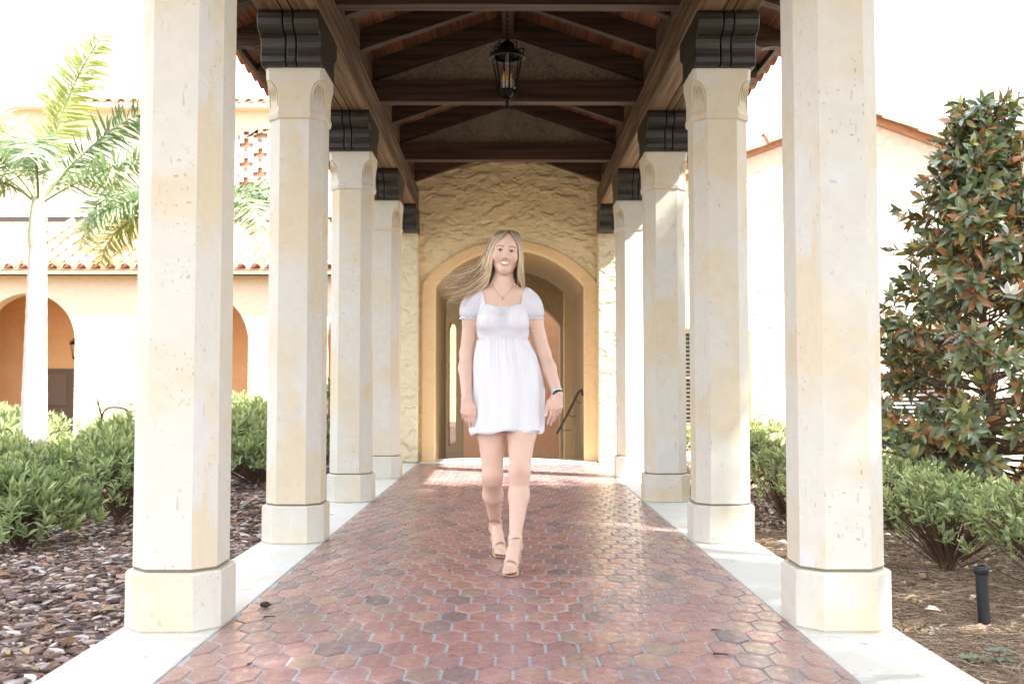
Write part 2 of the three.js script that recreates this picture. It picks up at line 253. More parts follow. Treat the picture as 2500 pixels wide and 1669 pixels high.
{
  const baseG = ringLoft([[0, 0.171, 0.077], [0.008, 0.1785, 0.08], [0.206, 0.1785, 0.08], [0.214, 0.171, 0.077]]);
  const jointG = ringLoft([[0.212, 0.1535, 0.071], [0.226, 0.1535, 0.071]]);
  const shaftG = ringLoft([[0.224, 0.155, 0.071], [0.227, 0.1575, 0.073], [2.452, 0.1575, 0.073], [2.455, 0.155, 0.071]]);
  const lv = [[2.452, 0.16, 0.074], [2.46, 0.168, 0.0765], [2.485, 0.172, 0.078], [2.505, 0.167, 0.076], [2.512, 0.1655, 0.076], [2.565, 0.1655, 0.076]];
  for (let i = 1; i <= 8; i++) { const t = i / 8; lv.push([2.565 + 0.115 * t, 0.1655 + 0.003 * t, 0.022 + 0.054 * Math.sqrt(Math.max(0, 1 - t * t))]); }
  lv.push([2.748, 0.171, 0.021], [2.754, 0.168, 0.02]);
  const capG = ringLoft(lv);
  // carved leaf on each corner of the capital: an arched bead and three ribs
  const leaf = []; for (let k = 0; k < 4; k++) { const list = [];
    const at = (s, y, o) => { const t = clamp((y - 2.565) / 0.115), c = 0.022 + 0.054 * Math.sqrt(Math.max(0, 1 - t * t)), m = 0.1655 + 0.003 * t - c / 2, q = s * c / 2 / 0.5 * 0.5; return V3(m + q + o * 0.7, y, m - q + o * 0.7); };
    for (const s of [-0.78, 0.78]) list.push(tube([at(s, 2.53, 0.001), at(s * 0.98, 2.58, 0.002), at(s * 0.9, 2.625, 0.004), at(s * 0.6, 2.66, 0.007), at(0, 2.676, 0.008)], 0.0035, 14, 5, 0.0065));
    for (const s of [-0.32, 0.05, 0.38]) list.push(tube([at(s, 2.56, 0.0), at(s, 2.6, 0.003), at(s * 0.8, 2.645, 0.006), at(s * 0.4, 2.672, 0.006)], 0.0015, 8, 5, 0.0075));
    leaf.push(join(list.map(g => { const u = g.attributes.uv; for (let i = 0; i < u.count; i++) u.setXY(i, u.getX(i) * 0.1, u.getY(i) * 0.1); return g; })).rotateY(k * Math.PI / 2)); }
  const leafG = join(leaf);
  const ord = ['nearest', 'second', 'third', 'farthest'];
  COLX.forEach((x, i) => COLD.forEach((d, k) => {
    const t = thing('stone_column', `cream octagonal stone column, ${ord[k]} from the camera in the ${i ? 'right' : 'left'} hand row${k ? ', with carved capital' : ''}`, 'column', 'octagonal stone columns carrying the walkway roof', x, 0, -d);
    const a = rr(0, 5), b = rr(0, 5), turn = 0;
    part(t, 'base', uvShift(baseG, a, b), M.stone); part(t, 'mortar_joint', jointG, M.mortar); part(t, 'shaft', uvShift(shaftG, a + 0.4, b + 0.3), M.stone);
    const c = part(t, 'capital', uvShift(capG, b, a), M.stone); part(c, 'carved_leaf', leafG, M.stone);
  }));
}
// ---------------------------------------------------------------- walkway roof
const SL = 0.343, RB = h => h, ridgeH = 3.905; // underside of rafters: ridgeH - SL * |x|
{
  const roof = thing('walkway_roof', 'dark timber gabled roof with tie beams and clay tile eaves over the walkway', 'roof');
  const D0 = 1.0, D1 = 12.03, L = D1 - D0, mid = -(D0 + D1) / 2, th = Math.atan(SL);
  // bracket profile in (distance, height), symmetrical about the column
  const half = []; const P = (z, y) => half.push([z, y]);
  P(0.185, 2.757); P(0.20, 2.760); P(0.211, 2.774); P(0.213, 2.80); P(0.209, 2.825); P(0.207, 2.855); P(0.211, 2.885); P(0.222, 2.908); P(0.238, 2.921);
  P(0.258, 2.925); P(0.286, 2.937); P(0.302, 2.96); P(0.307, 2.988); P(0.303, 3.016); P(0.291, 3.036); P(0.272, 3.046);
  const prof = [...half, ...half.slice().reverse().map(([z, y]) => [-z, y])];
  const slice = (w, x, g) => { const q = extrude(poly(prof), w - 0.014, { bevel: 0.007, seg: 3 }).translate(0, 0, -(w - 0.014) / 2); q.rotateY(Math.PI / 2); return boxUV(q, 'x', rr(0, 4), rr(0, 4)).translate(x, 0, 0); };
  const bracketG = join([slice(0.143, -0.104), slice(0.054, 0), slice(0.143, 0.104)]);
  COLX.forEach((x, i) => [...COLD, 11.86].forEach((d, k) => { const b = part(roof, 'bracket', bracketG, M.bracket); b.position.set(x + (i ? 0.012 : -0.012), 0, -d); }));
  for (const s of [-1, 1]) {
    part(roof, 'longitudinal_beam', box(0.346, 0.25, L, s * 1.262, 3.192, mid, 0.006, 'z'), M.beam);
    [-0.116, 0, 0.116].forEach((o, k) => { const w = k === 1 ? 0.052 : 0.142, x0 = s * 1.262 + (k === 0 ? -0.102 : k === 1 ? 0 : 0.102); part(roof, 'beam_board', box(w - 0.004, 0.022, L, x0, 3.0565, mid, 0.003, 'z'), M.soffit); });
    part(roof, 'frieze_board', box(0.03, 0.5, L, s * 1.165, 3.57, mid, 0.003, 'z'), M.beam);
    part(roof, 'eave_board', box(0.03, 0.07, L, s * 1.965, 3.385, mid, 0.003, 'z'), M.rafter);
  }
  part(roof, 'ridge_beam', box(0.1, 0.24, L, 0, 4.0, mid, 0.004, 'z'), M.tie);
  const ties = [1.98, 4.07, 6.17, 8.3, 10.45];
  const rafterPair = (d, dep, bottom, mat, w) => { for (const s of [-1, 1]) {
    const pts = [[0.052, ridgeH - SL * 0.052 - bottom], [1.5, ridgeH - SL * 1.5 - bottom], [1.80, ridgeH - SL * 1.80 - bottom * 0.6], [1.87, ridgeH - SL * 1.87 + 0.035], [1.93, ridgeH - SL * 1.93 + 0.05], [1.945, ridgeH - SL * 1.945 + dep], [0.052, ridgeH - SL * 0.052 + dep]];
    let g = extrude(poly(pts.map(([x, y]) => [s * x, y])), w - 0.006, { bevel: 0.003, seg: 1 }).translate(0, 0, -d - w);
    part(roof, 'rafter', boxUV(g, 'x', rr(0, 5), rr(0, 5)), mat); } };
  ties.forEach((d, i) => {
    part(roof, 'tie_beam', box(2.6, 0.182, 0.115, 0, 3.306 + 0.091, -d - 0.0575, 0.005, 'x'), M.tie);
    rafterPair(d + 0.02, 0.16, 0, M.rafter, 0.085);
    if (d > 3) { const tri = poly([[-1.15, 3.49], [1.15, 3.49], [1.15, ridgeH - SL * 1.15 + 0.02], [0.06, ridgeH + 0.0], [-0.06, ridgeH + 0.0], [-1.15, ridgeH - SL * 1.15 + 0.02]]);
      part(roof, 'gable_panel', boxUV(extrude(tri, 0.03).translate(0, 0, -d - 0.145)), M.cement); }
    if (d < 10) for (const o of [0.72, 1.43]) rafterPair(d + o, 0.16, 0, M.rafter, 0.085); else rafterPair(d + 0.75, 0.16, 0, M.rafter, 0.085);
  });
  // sloping timbers against the end wall
  for (const s of [-1, 1]) part(roof, 'wall_rafter', boxUV(extrude(poly([[0.06 * s, 3.74], [1.13 * s, 3.373], [1.13 * s, 3.68], [0.06 * s, 4.0]]), 0.09).translate(0, 0, -11.94), 'x'), M.rafter);
  // deck planks, each its own board, running the length of the walkway
  for (const s of [-1, 1]) for (let k = 0; k < 14; k++) {
    const x0 = 0.05 + k * 0.1395, cx = x0 + 0.068, y = ridgeH + 0.162 - SL * cx, g = new THREE.BoxGeometry(0.1395 / Math.cos(th) - 0.004, 0.02, L);
    part(roof, 'roof_plank', boxUV(g, 'z', rr(0, 9), rr(0, 9)).rotateZ(-s * th).translate(s * cx, y + 0.012 + rr(0, 0.002), mid), pick(M.planks));
  }
  // barrel tiles: the eave courses are single pieces, the field above is joined
  const barrel = (r0, r1, len, seg = 9) => { const p = [], uv = [], id = []; const n = seg + 1;
    for (const [o, t] of [[0, 0], [0.013, 0], [0.013, 1], [0, 1]]) for (let i = 0; i < n; i++) { const a = Math.PI * i / seg, r = mix(r0, r1, t) - o; p.push(Math.cos(a) * r, Math.sin(a) * r, t * len); uv.push(i / seg * 0.3, t * len); }
    for (let k = 0; k < 4; k++) for (let i = 0; i < seg; i++) { const a = k * n + i, b = ((k + 1) % 4) * n + i; id.push(a, a + 1, b, b, a + 1, b + 1); }
    const g = new THREE.BufferGeometry(); g.setAttribute('position', new THREE.Float32BufferAttribute(p, 3)); g.setAttribute('uv', new THREE.Float32BufferAttribute(uv, 2)); g.setIndex(id); const q = g.toNonIndexed(); q.computeVertexNormals(); return q; };
  globalThis.barrel = barrel;
  const bg = barrel(0.085, 0.07, 0.46, 8), field = [];
  for (const s of [-1, 1]) for (let d = D0 + 0.1; d < D1; d += 0.205) for (let k = 0; k < 6; k++) {
    const dist = 2.07 - k * 0.36, g = bg.clone().rotateY(s > 0 ? -Math.PI / 2 : Math.PI / 2).rotateZ(-s * th * 0.94).translate(s * dist, ridgeH + 0.2 - SL * dist + 0.012, -d);
    if (k === 0 && d > 3.2) part(roof, 'roof_tile', g, pick(M.clay)); else field.push(g);
    if (k < 5) { const pan = bg.clone().rotateZ(Math.PI).translate(0, 0.075, 0).rotateY(s > 0 ? -Math.PI / 2 : Math.PI / 2).rotateZ(-s * th * 0.94).translate(s * (dist - 0.01), ridgeH + 0.19 - SL * dist, -d - 0.1025); if (k === 0 && d > 3.2) part(roof, 'roof_tile', pan, pick(M.clay)); else field.push(pan); }
  }
  part(roof, 'roof_tile', mergeGeometries(field), M.clay[0]).userData.kind = 'stuff';
  for (const s of [-1, 1]) { const g = new THREE.BoxGeometry(2.06 / Math.cos(th), 0.02, L + 0.1); part(roof, 'roof_felt', boxUV(g).rotateZ(-s * th).translate(s * 1.0, ridgeH + 0.2 - SL * 1.0, mid), M.mortar); }
  { const g = new THREE.CylinderGeometry(0.11, 0.11, L, 12, 1, false, 0, Math.PI).rotateX(Math.PI / 2).rotateZ(Math.PI / 2).translate(0, ridgeH + 0.2, mid); part(roof, 'ridge_tile', g, M.clay[2]); }
}
// ---------------------------------------------------------------- hanging lantern
function makeLantern(t, s = 1, mats = {}) { // origin at the bottom of the finial; about 0.54 m tall
  const L = pts => new THREE.LatheGeometry(pts.map(([r, y]) => new THREE.Vector2(r, y)), 28);
  part(t, 'finial', L([[0.0005, 0], [0.012, 0.008], [0.015, 0.02], [0.009, 0.03], [0.012, 0.045], [0.02, 0.07], [0.03, 0.078], [0.018, 0.09]]), M.iron);
  part(t, 'lower_cup', L([[0.012, 0.088], [0.03, 0.095], [0.045, 0.115], [0.052, 0.145], [0.048, 0.15], [0.02, 0.14], [0.004, 0.14]]), M.iron);
  part(t, 'glass_shade', L([[0.052, 0.15], [0.070, 0.17], [0.086, 0.27], [0.108, 0.385]]), M.glass);
  for (let k = 0; k < 6; k++) { const a = k * Math.PI / 3 + 0.3, pt = (r, y) => V3(Math.cos(a) * r, y, Math.sin(a) * r);
    part(t, 'rib', tube([pt(0.03, 0.085), pt(0.06, 0.105), pt(0.076, 0.15), pt(0.075, 0.18), pt(0.091, 0.27), pt(0.114, 0.39)], 0.0055, 18, 6), M.iron); }
  part(t, 'rim', L([[0.100, 0.385], [0.132, 0.378], [0.138, 0.386], [0.132, 0.396], [0.118, 0.402], [0.098, 0.43], [0.06, 0.45], [0.05, 0.47], [0.056, 0.485], [0.03, 0.5], [0.012, 0.52], [0.002, 0.53]]), M.iron);
  for (let k = 0; k < 6; k++) { const a = k * Math.PI / 3 + 0.3, pt = (r, y) => V3(Math.cos(a) * r, y, Math.sin(a) * r);
    part(t, 'scroll', tube([pt(0.112, 0.4), pt(0.128, 0.425), pt(0.115, 0.448), pt(0.09, 0.44), pt(0.07, 0.462), pt(0.075, 0.49), pt(0.062, 0.505)], 0.006, 18, 6, 0.004), M.iron); }
  for (let k = 0; k < 3; k++) { const a = k * 2.09 + 0.5, x = Math.cos(a) * 0.03, z = Math.sin(a) * 0.03;
    const c = part(t, 'candle', new THREE.CylinderGeometry(0.009, 0.009, 0.075, 10).translate(x, 0.19, z), M.candle);
    part(c, 'bulb', new THREE.LatheGeometry([[0.005, 0], [0.012, 0.014], [0.013, 0.026], [0.006, 0.045], [0.0005, 0.056]].map(q => new THREE.Vector2(...q)), 10).translate(x, 0.228, z), M.amber); }
}
{
  const t = thing('hanging_lantern', 'black iron lantern with ribbed glass hanging on a chain under the ridge', 'lantern', null, -0.006, 2.925, -7.2);
  makeLantern(t);
  const links = []; for (let i = 0; i < 11; i++) { const g = new THREE.TorusGeometry(0.017, 0.0035, 6, 12).scale(0.62, 1.25, 1); if (i % 2) g.rotateY(Math.PI / 2); links.push(g.translate(0, 0.545 + i * 0.0335, 0)); }
  part(t, 'chain', join(links), M.iron);
}
// ---------------------------------------------------------------- end building with the arched passage
function archPath(cx, hw, spring, apex, n = 28, y0 = 0) { // closed outline, counter-clockwise
  const rise = apex - spring, r = (hw * hw + rise * rise) / (2 * rise), cy = apex - r, a0 = Math.atan2(spring - cy, hw), pts = [[cx - hw, y0], [cx + hw, y0]];
  for (let i = 0; i <= n; i++) { const a = mix(a0, Math.PI - a0, i / n); pts.push([cx + Math.cos(a) * r, cy + Math.sin(a) * r]); }
  return pts;
}
function wallWithHoles(outer, holes, depth, bevel) { const s = poly(outer); holes.forEach(h => { const p = new THREE.Path(); h.forEach(([x, y], i) => i ? p.lineTo(x, y) : p.moveTo(x, y)); p.closePath(); s.holes.push(p); }); return extrude(s, depth, bevel ? { bevel } : {}); }
{
  const b = thing('arched_entrance_building', 'yellow rough stucco building with an arched passage at the end of the walkway', 'building');
  const hole = archPath(0.022, 0.93, 2.13, 2.60, 28, -1.0);
  part(b, 'front_wall', boxUV(wallWithHoles([[-1.5, -1.05], [1.5, -1.05], [1.5, 4.3], [-1.5, 4.3]], [hole], 0.3).translate(0, 0, -12.36)), M.stuccoYellow);
  // smooth arch surround, a little proud of the rough wall
  const outer = archPath(0.022, 1.055, 2.155, 2.675, 28, -0.02), inner = archPath(0.022, 0.915, 2.125, 2.59, 28, -0.02);
  part(b, 'arch_surround', boxUV(wallWithHoles(outer, [inner], 0.02, 0.018).translate(0, 0, -12.068)), M.stuccoTrim);
  // barrel passage behind
  const inn = archPath(0.022, 0.922, 2.127, 2.594, 28, -1.0);
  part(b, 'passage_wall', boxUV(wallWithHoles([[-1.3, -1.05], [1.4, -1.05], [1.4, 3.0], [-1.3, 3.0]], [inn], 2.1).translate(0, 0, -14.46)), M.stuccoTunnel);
  for (const s of [-1, 1]) part(b, 'pier', box(0.36, 2.76, 0.17, s * 1.262, 1.378, -11.97, 0.02), M.stuccoPier);
  // hall behind, open to the left garden
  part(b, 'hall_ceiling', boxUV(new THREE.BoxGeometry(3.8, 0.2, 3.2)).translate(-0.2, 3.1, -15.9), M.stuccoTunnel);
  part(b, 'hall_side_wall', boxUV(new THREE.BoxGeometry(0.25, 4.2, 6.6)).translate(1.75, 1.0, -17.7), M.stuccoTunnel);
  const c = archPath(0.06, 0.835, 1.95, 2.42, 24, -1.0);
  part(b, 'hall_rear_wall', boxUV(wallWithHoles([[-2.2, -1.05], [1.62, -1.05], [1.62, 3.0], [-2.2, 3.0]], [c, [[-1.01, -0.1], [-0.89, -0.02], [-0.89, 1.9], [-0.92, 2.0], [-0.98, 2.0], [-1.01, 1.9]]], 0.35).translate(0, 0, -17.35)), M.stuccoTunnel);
  part(b, 'pilaster', box(0.16, 3.9, 0.14, 1.03, 0.92, -16.92, 0.015), M.stuccoTrim);
  part(b, 'pilaster', box(0.3, 3.9, 0.1, 1.36, 0.92, -16.94, 0.015), M.stuccoPier);
  part(b, 'rust_wall', boxUV(new THREE.BoxGeometry(3.0, 4.2, 0.2)).translate(0.58, 1.0, -19.9), M.stuccoRust);
  for (let k = 0; k < 5; k++) part(b, 'step', box(1.84, 0.17, 0.36, 0.022, -0.17 * (k + 1) - 0.085 + 0.06, -12.55 - k * 0.33, 0.01, 'x'), M.slab);
  part(b, 'lower_floor', boxUV(new THREE.BoxGeometry(4.4, 0.15, 7)).translate(-0.3, -0.98, -17.3), M.slab);
  part(b, 'side_wall', boxUV(new THREE.BoxGeometry(0.2, 5.35, 2.2)).translate(-1.4, 1.62, -13.45), M.stuccoYellow);
  part(b, 'side_wall', boxUV(new THREE.BoxGeometry(0.1, 5.35, 2.2)).translate(1.5, 1.62, -13.45), M.stuccoYellow);
}
{
  const t = thing('handrail', 'bronze iron handrail sloping down inside the arched passage', 'handrail');
  const top = V3(0.90, 0.85, -12.5), bot = V3(0.76, 0.19, -15.4), at = k => top.clone().lerp(bot, k);
  part(t, 'rail', tube([V3(0.94, 0.79, -12.43), V3(0.935, 0.84, -12.43), V3(0.92, 0.862, -12.45), at(0.02), at(0.3), at(0.65), bot], 0.018, 40, 8), M.ironBrown);
  for (const k of [0.14, 0.45, 0.8]) { const p = at(k); part(t, 'wall_bracket', tube([p.clone(), p.clone().add(V3(0.02, -0.05, 0)), V3(mix(p.x, 0.944, 0.6), p.y - 0.058, p.z), V3(0.944, p.y - 0.055, p.z)], 0.005, 12, 6), M.ironBrown); }
}
// ---------------------------------------------------------------- arcade building to the left
{
  const b = thing('arcade_building', 'peach stucco two storey building with round arches and a clay tile roof across the garden', 'building');
  const D = 24.8, f0 = -0.75, arches = [-12.0, -7.68, -3.36].map(x => archPath(x, 1.2, 2.06, 3.255, 28, f0 + 0.01));
  part(b, 'arcade_wall', boxUV(wallWithHoles([[-19, f0], [-1.6, f0], [-1.6, 3.95], [-19, 3.95]], arches, 0.4).translate(0, 0, -D - 0.4)), M.stuccoPeach);
  part(b, 'rear_wall', boxUV(new THREE.BoxGeometry(18, 5, 0.2)).translate(-10, 1.75, -D - 2.7), M.stuccoOrange);
  part(b, 'arcade_floor', boxUV(new THREE.BoxGeometry(18, 0.2, 2.6)).translate(-10, f0 - 0.12, -D - 1.5), M.slab);
  part(b, 'arcade_ceiling', boxUV(new THREE.BoxGeometry(18, 0.15, 2.4)).translate(-10, 3.62, -D - 1.5), M.stuccoOrange);
  part(b, 'gutter', boxUV(extrude(poly([[0, 0], [0.13, 0.02], [0.15, 0.2], [0.02, 0.22]]), 17.6).rotateY(Math.PI / 2).translate(-19.2, 3.64, -D + 0.42), 'x'), M.gutter);
  part(b, 'eave_soffit', boxUV(new THREE.BoxGeometry(17.6, 0.06, 0.5)).translate(-10.4, 3.72, -D + 0.22), M.stuccoTrim);
  const rise = 1.72, run = 3.5, th = Math.atan(rise / run);
  const roof = part(b, 'lower_roof', boxUV(new THREE.BoxGeometry(17.6, 0.06, run / Math.cos(th))).rotateX(th).translate(-10.4, 3.83 + rise / 2 - 0.05, -D + 0.45 - run / 2), M.clay[3]);
  const tg = barrel(0.118, 0.098, 0.56, 8); let n = 0;
  for (let i = 0; i < 49; i++) for (let k = 0; k < 8; k++) { const x = -19.0 + i * 0.356, s = k * 0.49; const X = x, vis = (X > -12.4 && X < -3.6); if (!vis) continue;
    if ((x > -9.0 && x < -6.95)) continue; // behind the nearest column
    const m = part(roof, 'roof_tile', tg, pick([M.clay[1], M.clay[3], M.clay[3], M.clay[0]])); m.rotation.set(th + 0.03, Math.PI, 0, 'YXZ'); m.rotation.set(-th - 0.02, 0, 0); m.rotation.set(0, 0, 0); m.rotateY(Math.PI); m.rotateX(-th - 0.035); m.position.set(x, 3.835 + s * Math.sin(th), -D + 0.5 - s * Math.cos(th)); n++; }
  part(b, 'roof_flashing', boxUV(new THREE.BoxGeometry(17.6, 0.14, 0.08)).translate(-10.4, 5.62, -D - 2.98), M.gutter);
  // upper storey with a pierced screen of crosses
  const U = 27.9, gx = x => x;
  const crosses = [], cross = (x, y, s) => [[-1, -3], [1, -3], [1, -1], [3, -1], [3, 1], [1, 1], [1, 3], [-1, 3], [-1, 1], [-3, 1], [-3, -1], [-1, -1]].map(([a, c]) => [x + a * s * 1.05, y + c * s * 1.05]);
  const x0 = -7.42, s = 0.068, px = 0.40, py = 0.55;
  for (let c = 0; c < 2; c++) for (let r = 0; r < 5; r++) crosses.push(cross(x0 + c * px, 8.03 - (c ? 0 : 0.275) - r * py, s * 0.92));
  crosses.push([[x0 - 0.07, 8.05], [x0 + 0.07, 8.05], [x0 + 0.07, 8.15], [x0 - 0.07, 8.15]]);
  for (let r = 0; r < 5; r++) { crosses.push([[x0 - 0.23, 7.98 - r * py], [x0 - 0.19, 7.98 - r * py], [x0 - 0.19, 8.1 - r * py], [x0 - 0.23, 8.1 - r * py]].map(([a, c]) => [a, c - 0.05])); crosses.push([[x0 + px + 0.2, 7.72 - r * py], [x0 + px + 0.24, 7.72 - r * py], [x0 + px + 0.24, 7.84 - r * py], [x0 + px + 0.2, 7.84 - r * py]]); }
  part(b, 'upper_wall', boxUV(wallWithHoles([[-19, 5.2], [-1.6, 5.2], [-1.6, 9.0], [-19, 9.0]], [[[x0 - 0.3, 5.55], [x0 + px + 0.3, 5.55], [x0 + px + 0.3, 8.22], [x0 - 0.3, 8.22]]], 0.3).translate(0, 0, -U - 0.3)), M.stuccoPeach);
  part(b, 'pierced_screen', boxUV(wallWithHoles([[x0 - 0.298, 5.552], [x0 + px + 0.298, 5.552], [x0 + px + 0.298, 8.218], [x0 - 0.298, 8.218]], crosses, 0.16).translate(0, 0, -U - 0.163)), [M.stuccoPeach, std({ color: [0.5, 0.2, 0.09], roughness: 0.9 })]);
  part(b, 'screen_backing', boxUV(new THREE.BoxGeometry(1.0, 2.7, 0.04)).translate(x0 + px / 2, 6.88, -U - 0.2), M.stuccoPale);
  const up = part(b, 'upper_roof', boxUV(new THREE.BoxGeometry(17.6, 0.08, 2.6)).rotateX(0.36).translate(-10.4, 9.27, -U - 0.9), M.clay[1]);
  for (let i = 0; i < 49; i++) for (let k = 0; k < 5; k++) { const x = -19 + i * 0.356; if (!((x > -8.4 && x < -6.0) || (x > -12.5 && x < -10.2))) continue; const m = part(up, 'roof_tile', tg, pick([M.clay[1], M.clay[3]])); m.rotateY(Math.PI); m.rotateX(-0.39); m.position.set(x, 8.86 + k * 0.49 * 0.35, -U + 0.4 - k * 0.46); }
  part(b, 'upper_eave', boxUV(new THREE.BoxGeometry(17.6, 0.1, 0.4)).translate(-10.4, 8.8, -U + 0.19), M.stuccoPeach);
  const door = part(b, 'door', box(0.98, 2.2, 0.06, -12.4, f0 + 1.07, -D - 2.57, 0.01), std({ color: [0.15, 0.10, 0.072], roughness: 0.6 }));
  part(door, 'door_panel', box(0.62, 0.9, 0.03, -12.4, f0 + 1.6, -D - 2.53, 0.012), std({ color: [0.18, 0.12, 0.086], roughness: 0.6 }));
  part(door, 'door_panel', box(0.62, 0.75, 0.03, -12.4, f0 + 0.6, -D - 2.53, 0.012), std({ color: [0.18, 0.12, 0.086], roughness: 0.6 }));
  part(door, 'handle', new THREE.SphereGeometry(0.035, 12, 8).translate(-12.82, f0 + 1.05, -D - 2.5), M.iron);
  const t = thing('arcade_lantern', 'small black lantern hanging on the right edge of the leftmost arch', 'lantern', null, -10.98, 1.5, -D - 0.5); makeLantern(t); t.scale.setScalar(1.3);
  part(t, 'stem', tube([[0, 0.52, 0], [0, 0.7, 0], [0, 1.0, 0]], 0.008, 4, 6), M.iron);
}
// ---------------------------------------------------------------- gabled building to the right
{
  const b = thing('gabled_building', 'pale stucco building with a low tiled gable behind the magnolia tree', 'building');
  const D = 13.0, ax = 4.62, ay = 4.46, k = 0.37, lx = 1.62, rx = 12, f0 = -0.7;
  const wins = [[2.08, 0.39, 2.47, 1.66], [5.02, 0.39, 5.86, 1.66]];
  const shape = [[lx, f0], [rx, f0], [rx, ay - k * (rx - ax)], [ax, ay], [lx, ay - k * (ax - lx)]];
  part(b, 'gable_wall', boxUV(wallWithHoles(shape, wins.map(([a, c, d, e]) => [[a, c], [d, c], [d, e], [a, e]]), 0.28).translate(0, 0, -D - 0.28)), M.stuccoPale);
  wins.forEach(([x0, y0, x1, y1]) => {
    const w = part(b, 'window', join([box(x1 - x0, 0.05, 0.05, (x0 + x1) / 2, y1 - 0.025, -D - 0.15, 0.004), box(x1 - x0, 0.05, 0.05, (x0 + x1) / 2, y0 + 0.025, -D - 0.15, 0.004), box(x1 - x0, 0.04, 0.05, (x0 + x1) / 2, (y0 + y1) / 2, -D - 0.15, 0.004), box(0.045, y1 - y0 - 0.1, 0.05, x0 + 0.0225, (y0 + y1) / 2, -D - 0.15, 0.004), box(0.045, y1 - y0 - 0.1, 0.05, x1 - 0.0225, (y0 + y1) / 2, -D - 0.15, 0.004)]), std({ color: [0.55, 0.5, 0.42], roughness: 0.5 }));
    for (let y = y0 + 0.08; y < y1 - 0.06; y += 0.055) part(w, 'blind_slat', new THREE.BoxGeometry(x1 - x0 - 0.1, 0.004, 0.045).rotateX(0.6).translate((x0 + x1) / 2, y, -D - 0.21), std({ color: [0.62, 0.6, 0.56], roughness: 0.6 }));
    part(w, 'window_backing', new THREE.BoxGeometry(x1 - x0, y1 - y0, 0.02).translate((x0 + x1) / 2, (y0 + y1) / 2, -D - 0.3), std({ color: [0.05, 0.05, 0.055], roughness: 0.3 }));
    part(w, 'window_trim', join([box(x1 - x0 + 0.2, 0.09, 0.05, (x0 + x1) / 2, y1 + 0.045, -D + 0.005, 0.01), box(0.09, y1 - y0, 0.05, x1 + 0.048, (y0 + y1) / 2, -D + 0.005, 0.01), box(x1 - x0 + 0.2, 0.08, 0.07, (x0 + x1) / 2, y0 - 0.04, -D + 0.005, 0.01)]), M.stuccoTrim);
  });
  part(b, 'wall_trim', box(0.07, 2.3, 0.03, 3.2, 0.5, -D + 0.01, 0.008), M.stuccoTrim);
  const th = Math.atan(k), tg = barrel(0.165, 0.14, 0.62, 10);
  for (const s of [-1, 1]) { const len = (s < 0 ? ax - lx : rx - ax) / Math.cos(th), r = part(b, 'roof_slope', boxUV(new THREE.BoxGeometry(len + 0.1, 0.1, 9)).rotateZ(-s * th).translate(ax + s * len / 2 * Math.cos(th), ay + 0.06 - k * len / 2 * Math.cos(th), -D - 4.4), M.clay[3]);
    for (let i = 0; i * 0.5 < len; i++) { const dd = 0.3 + i * 0.5, m = part(r, 'rake_tile', tg, pick([M.clay[1], M.clay[3], M.clay[3]])); m.position.set(ax + s * dd * Math.cos(th), ay - k * dd * Math.cos(th) + 0.07, -D + 0.06); m.rotation.order = 'ZYX'; m.rotation.set(0, s > 0 ? -Math.PI / 2 : Math.PI / 2, -s * (th - 0.03)); }
    for (let j = 1; j < 8; j++) for (let i = 0; i * 0.5 < Math.min(len, 3.4); i++) { const dd = 0.3 + i * 0.5, m = part(r, 'roof_tile', tg, pick([M.clay[1], M.clay[3]])); m.position.set(ax + s * dd * Math.cos(th), ay - k * dd * Math.cos(th) + 0.1, -D + 0.06 - j * 0.33); m.rotation.order = 'ZYX'; m.rotation.set(0, s > 0 ? -Math.PI / 2 : Math.PI / 2, -s * (th - 0.03)); } }
  // lower wing whose tiled slope shows between the columns
  const w = part(b, 'rear_roof', boxUV(new THREE.BoxGeometry(6, 0.1, 4)).rotateX(0.4).translate(4.6, 5.35, -19), M.clay[1]);
  for (let i = 0; i < 12; i++) for (let q = 0; q < 4; q++) { const m = part(w, 'roof_tile', tg, pick([M.clay[1], M.clay[3]])); m.rotateY(Math.PI); m.rotateX(-0.43); m.position.set(2.2 + i * 0.36, 4.7 + q * 0.2, -17.2 - q * 0.5); }
  part(b, 'rear_wall', boxUV(new THREE.BoxGeometry(6, 5.4, 0.3)).translate(4.6, 2.0, -18), M.stuccoPale);
}
// ---------------------------------------------------------------- foliage
const leafMat = (c, o = {}) => phys({ color: c, roughness: 0.75, transmission: 0.32, thickness: 0, clearcoat: 0.25, clearcoatRoughness: 0.35, side: THREE.DoubleSide, ...o });
function leafGeo(len, wid, { fold = 0.25, curl = 0.15, n = 3, peak = 0.45 } = {}) { // base at origin, grows along +y, face towards +z
  const p = [], id = [], uv = [];
  for (let i = 0; i <= n; i++) { const t = i / n, w = wid / 2 * Math.pow(Math.sin(Math.PI * Math.pow(clamp(t, 0.02, 0.985), Math.log(0.5) / Math.log(peak))), 0.85), y = len * t, z = -curl * len * t * t;
    p.push(-w, y, z + fold * w, 0, y, z, w, y, z + fold * w); uv.push(0, t, 0.5, t, 1, t); }
  for (let i = 0; i < n; i++) for (let k = 0; k < 2; k++) { const a = i * 3 + k; id.push(a, a + 1, a + 3, a + 1, a + 4, a + 3); }
  const g = new THREE.BufferGeometry(); g.setAttribute('position', new THREE.Float32BufferAttribute(p, 3)); g.setAttribute('uv', new THREE.Float32BufferAttribute(uv, 2)); g.setIndex(id); g.computeVertexNormals(); return g;
}
const UPV = V3(0, 1, 0);
function leafMatrix(pos, dir, roll, s = 1) { const q = new THREE.Quaternion().setFromUnitVectors(UPV, dir), r = new THREE.Quaternion().setFromAxisAngle(UPV, roll); return new THREE.Matrix4().compose(pos, q.multiply(r), V3(s, s, s)); }
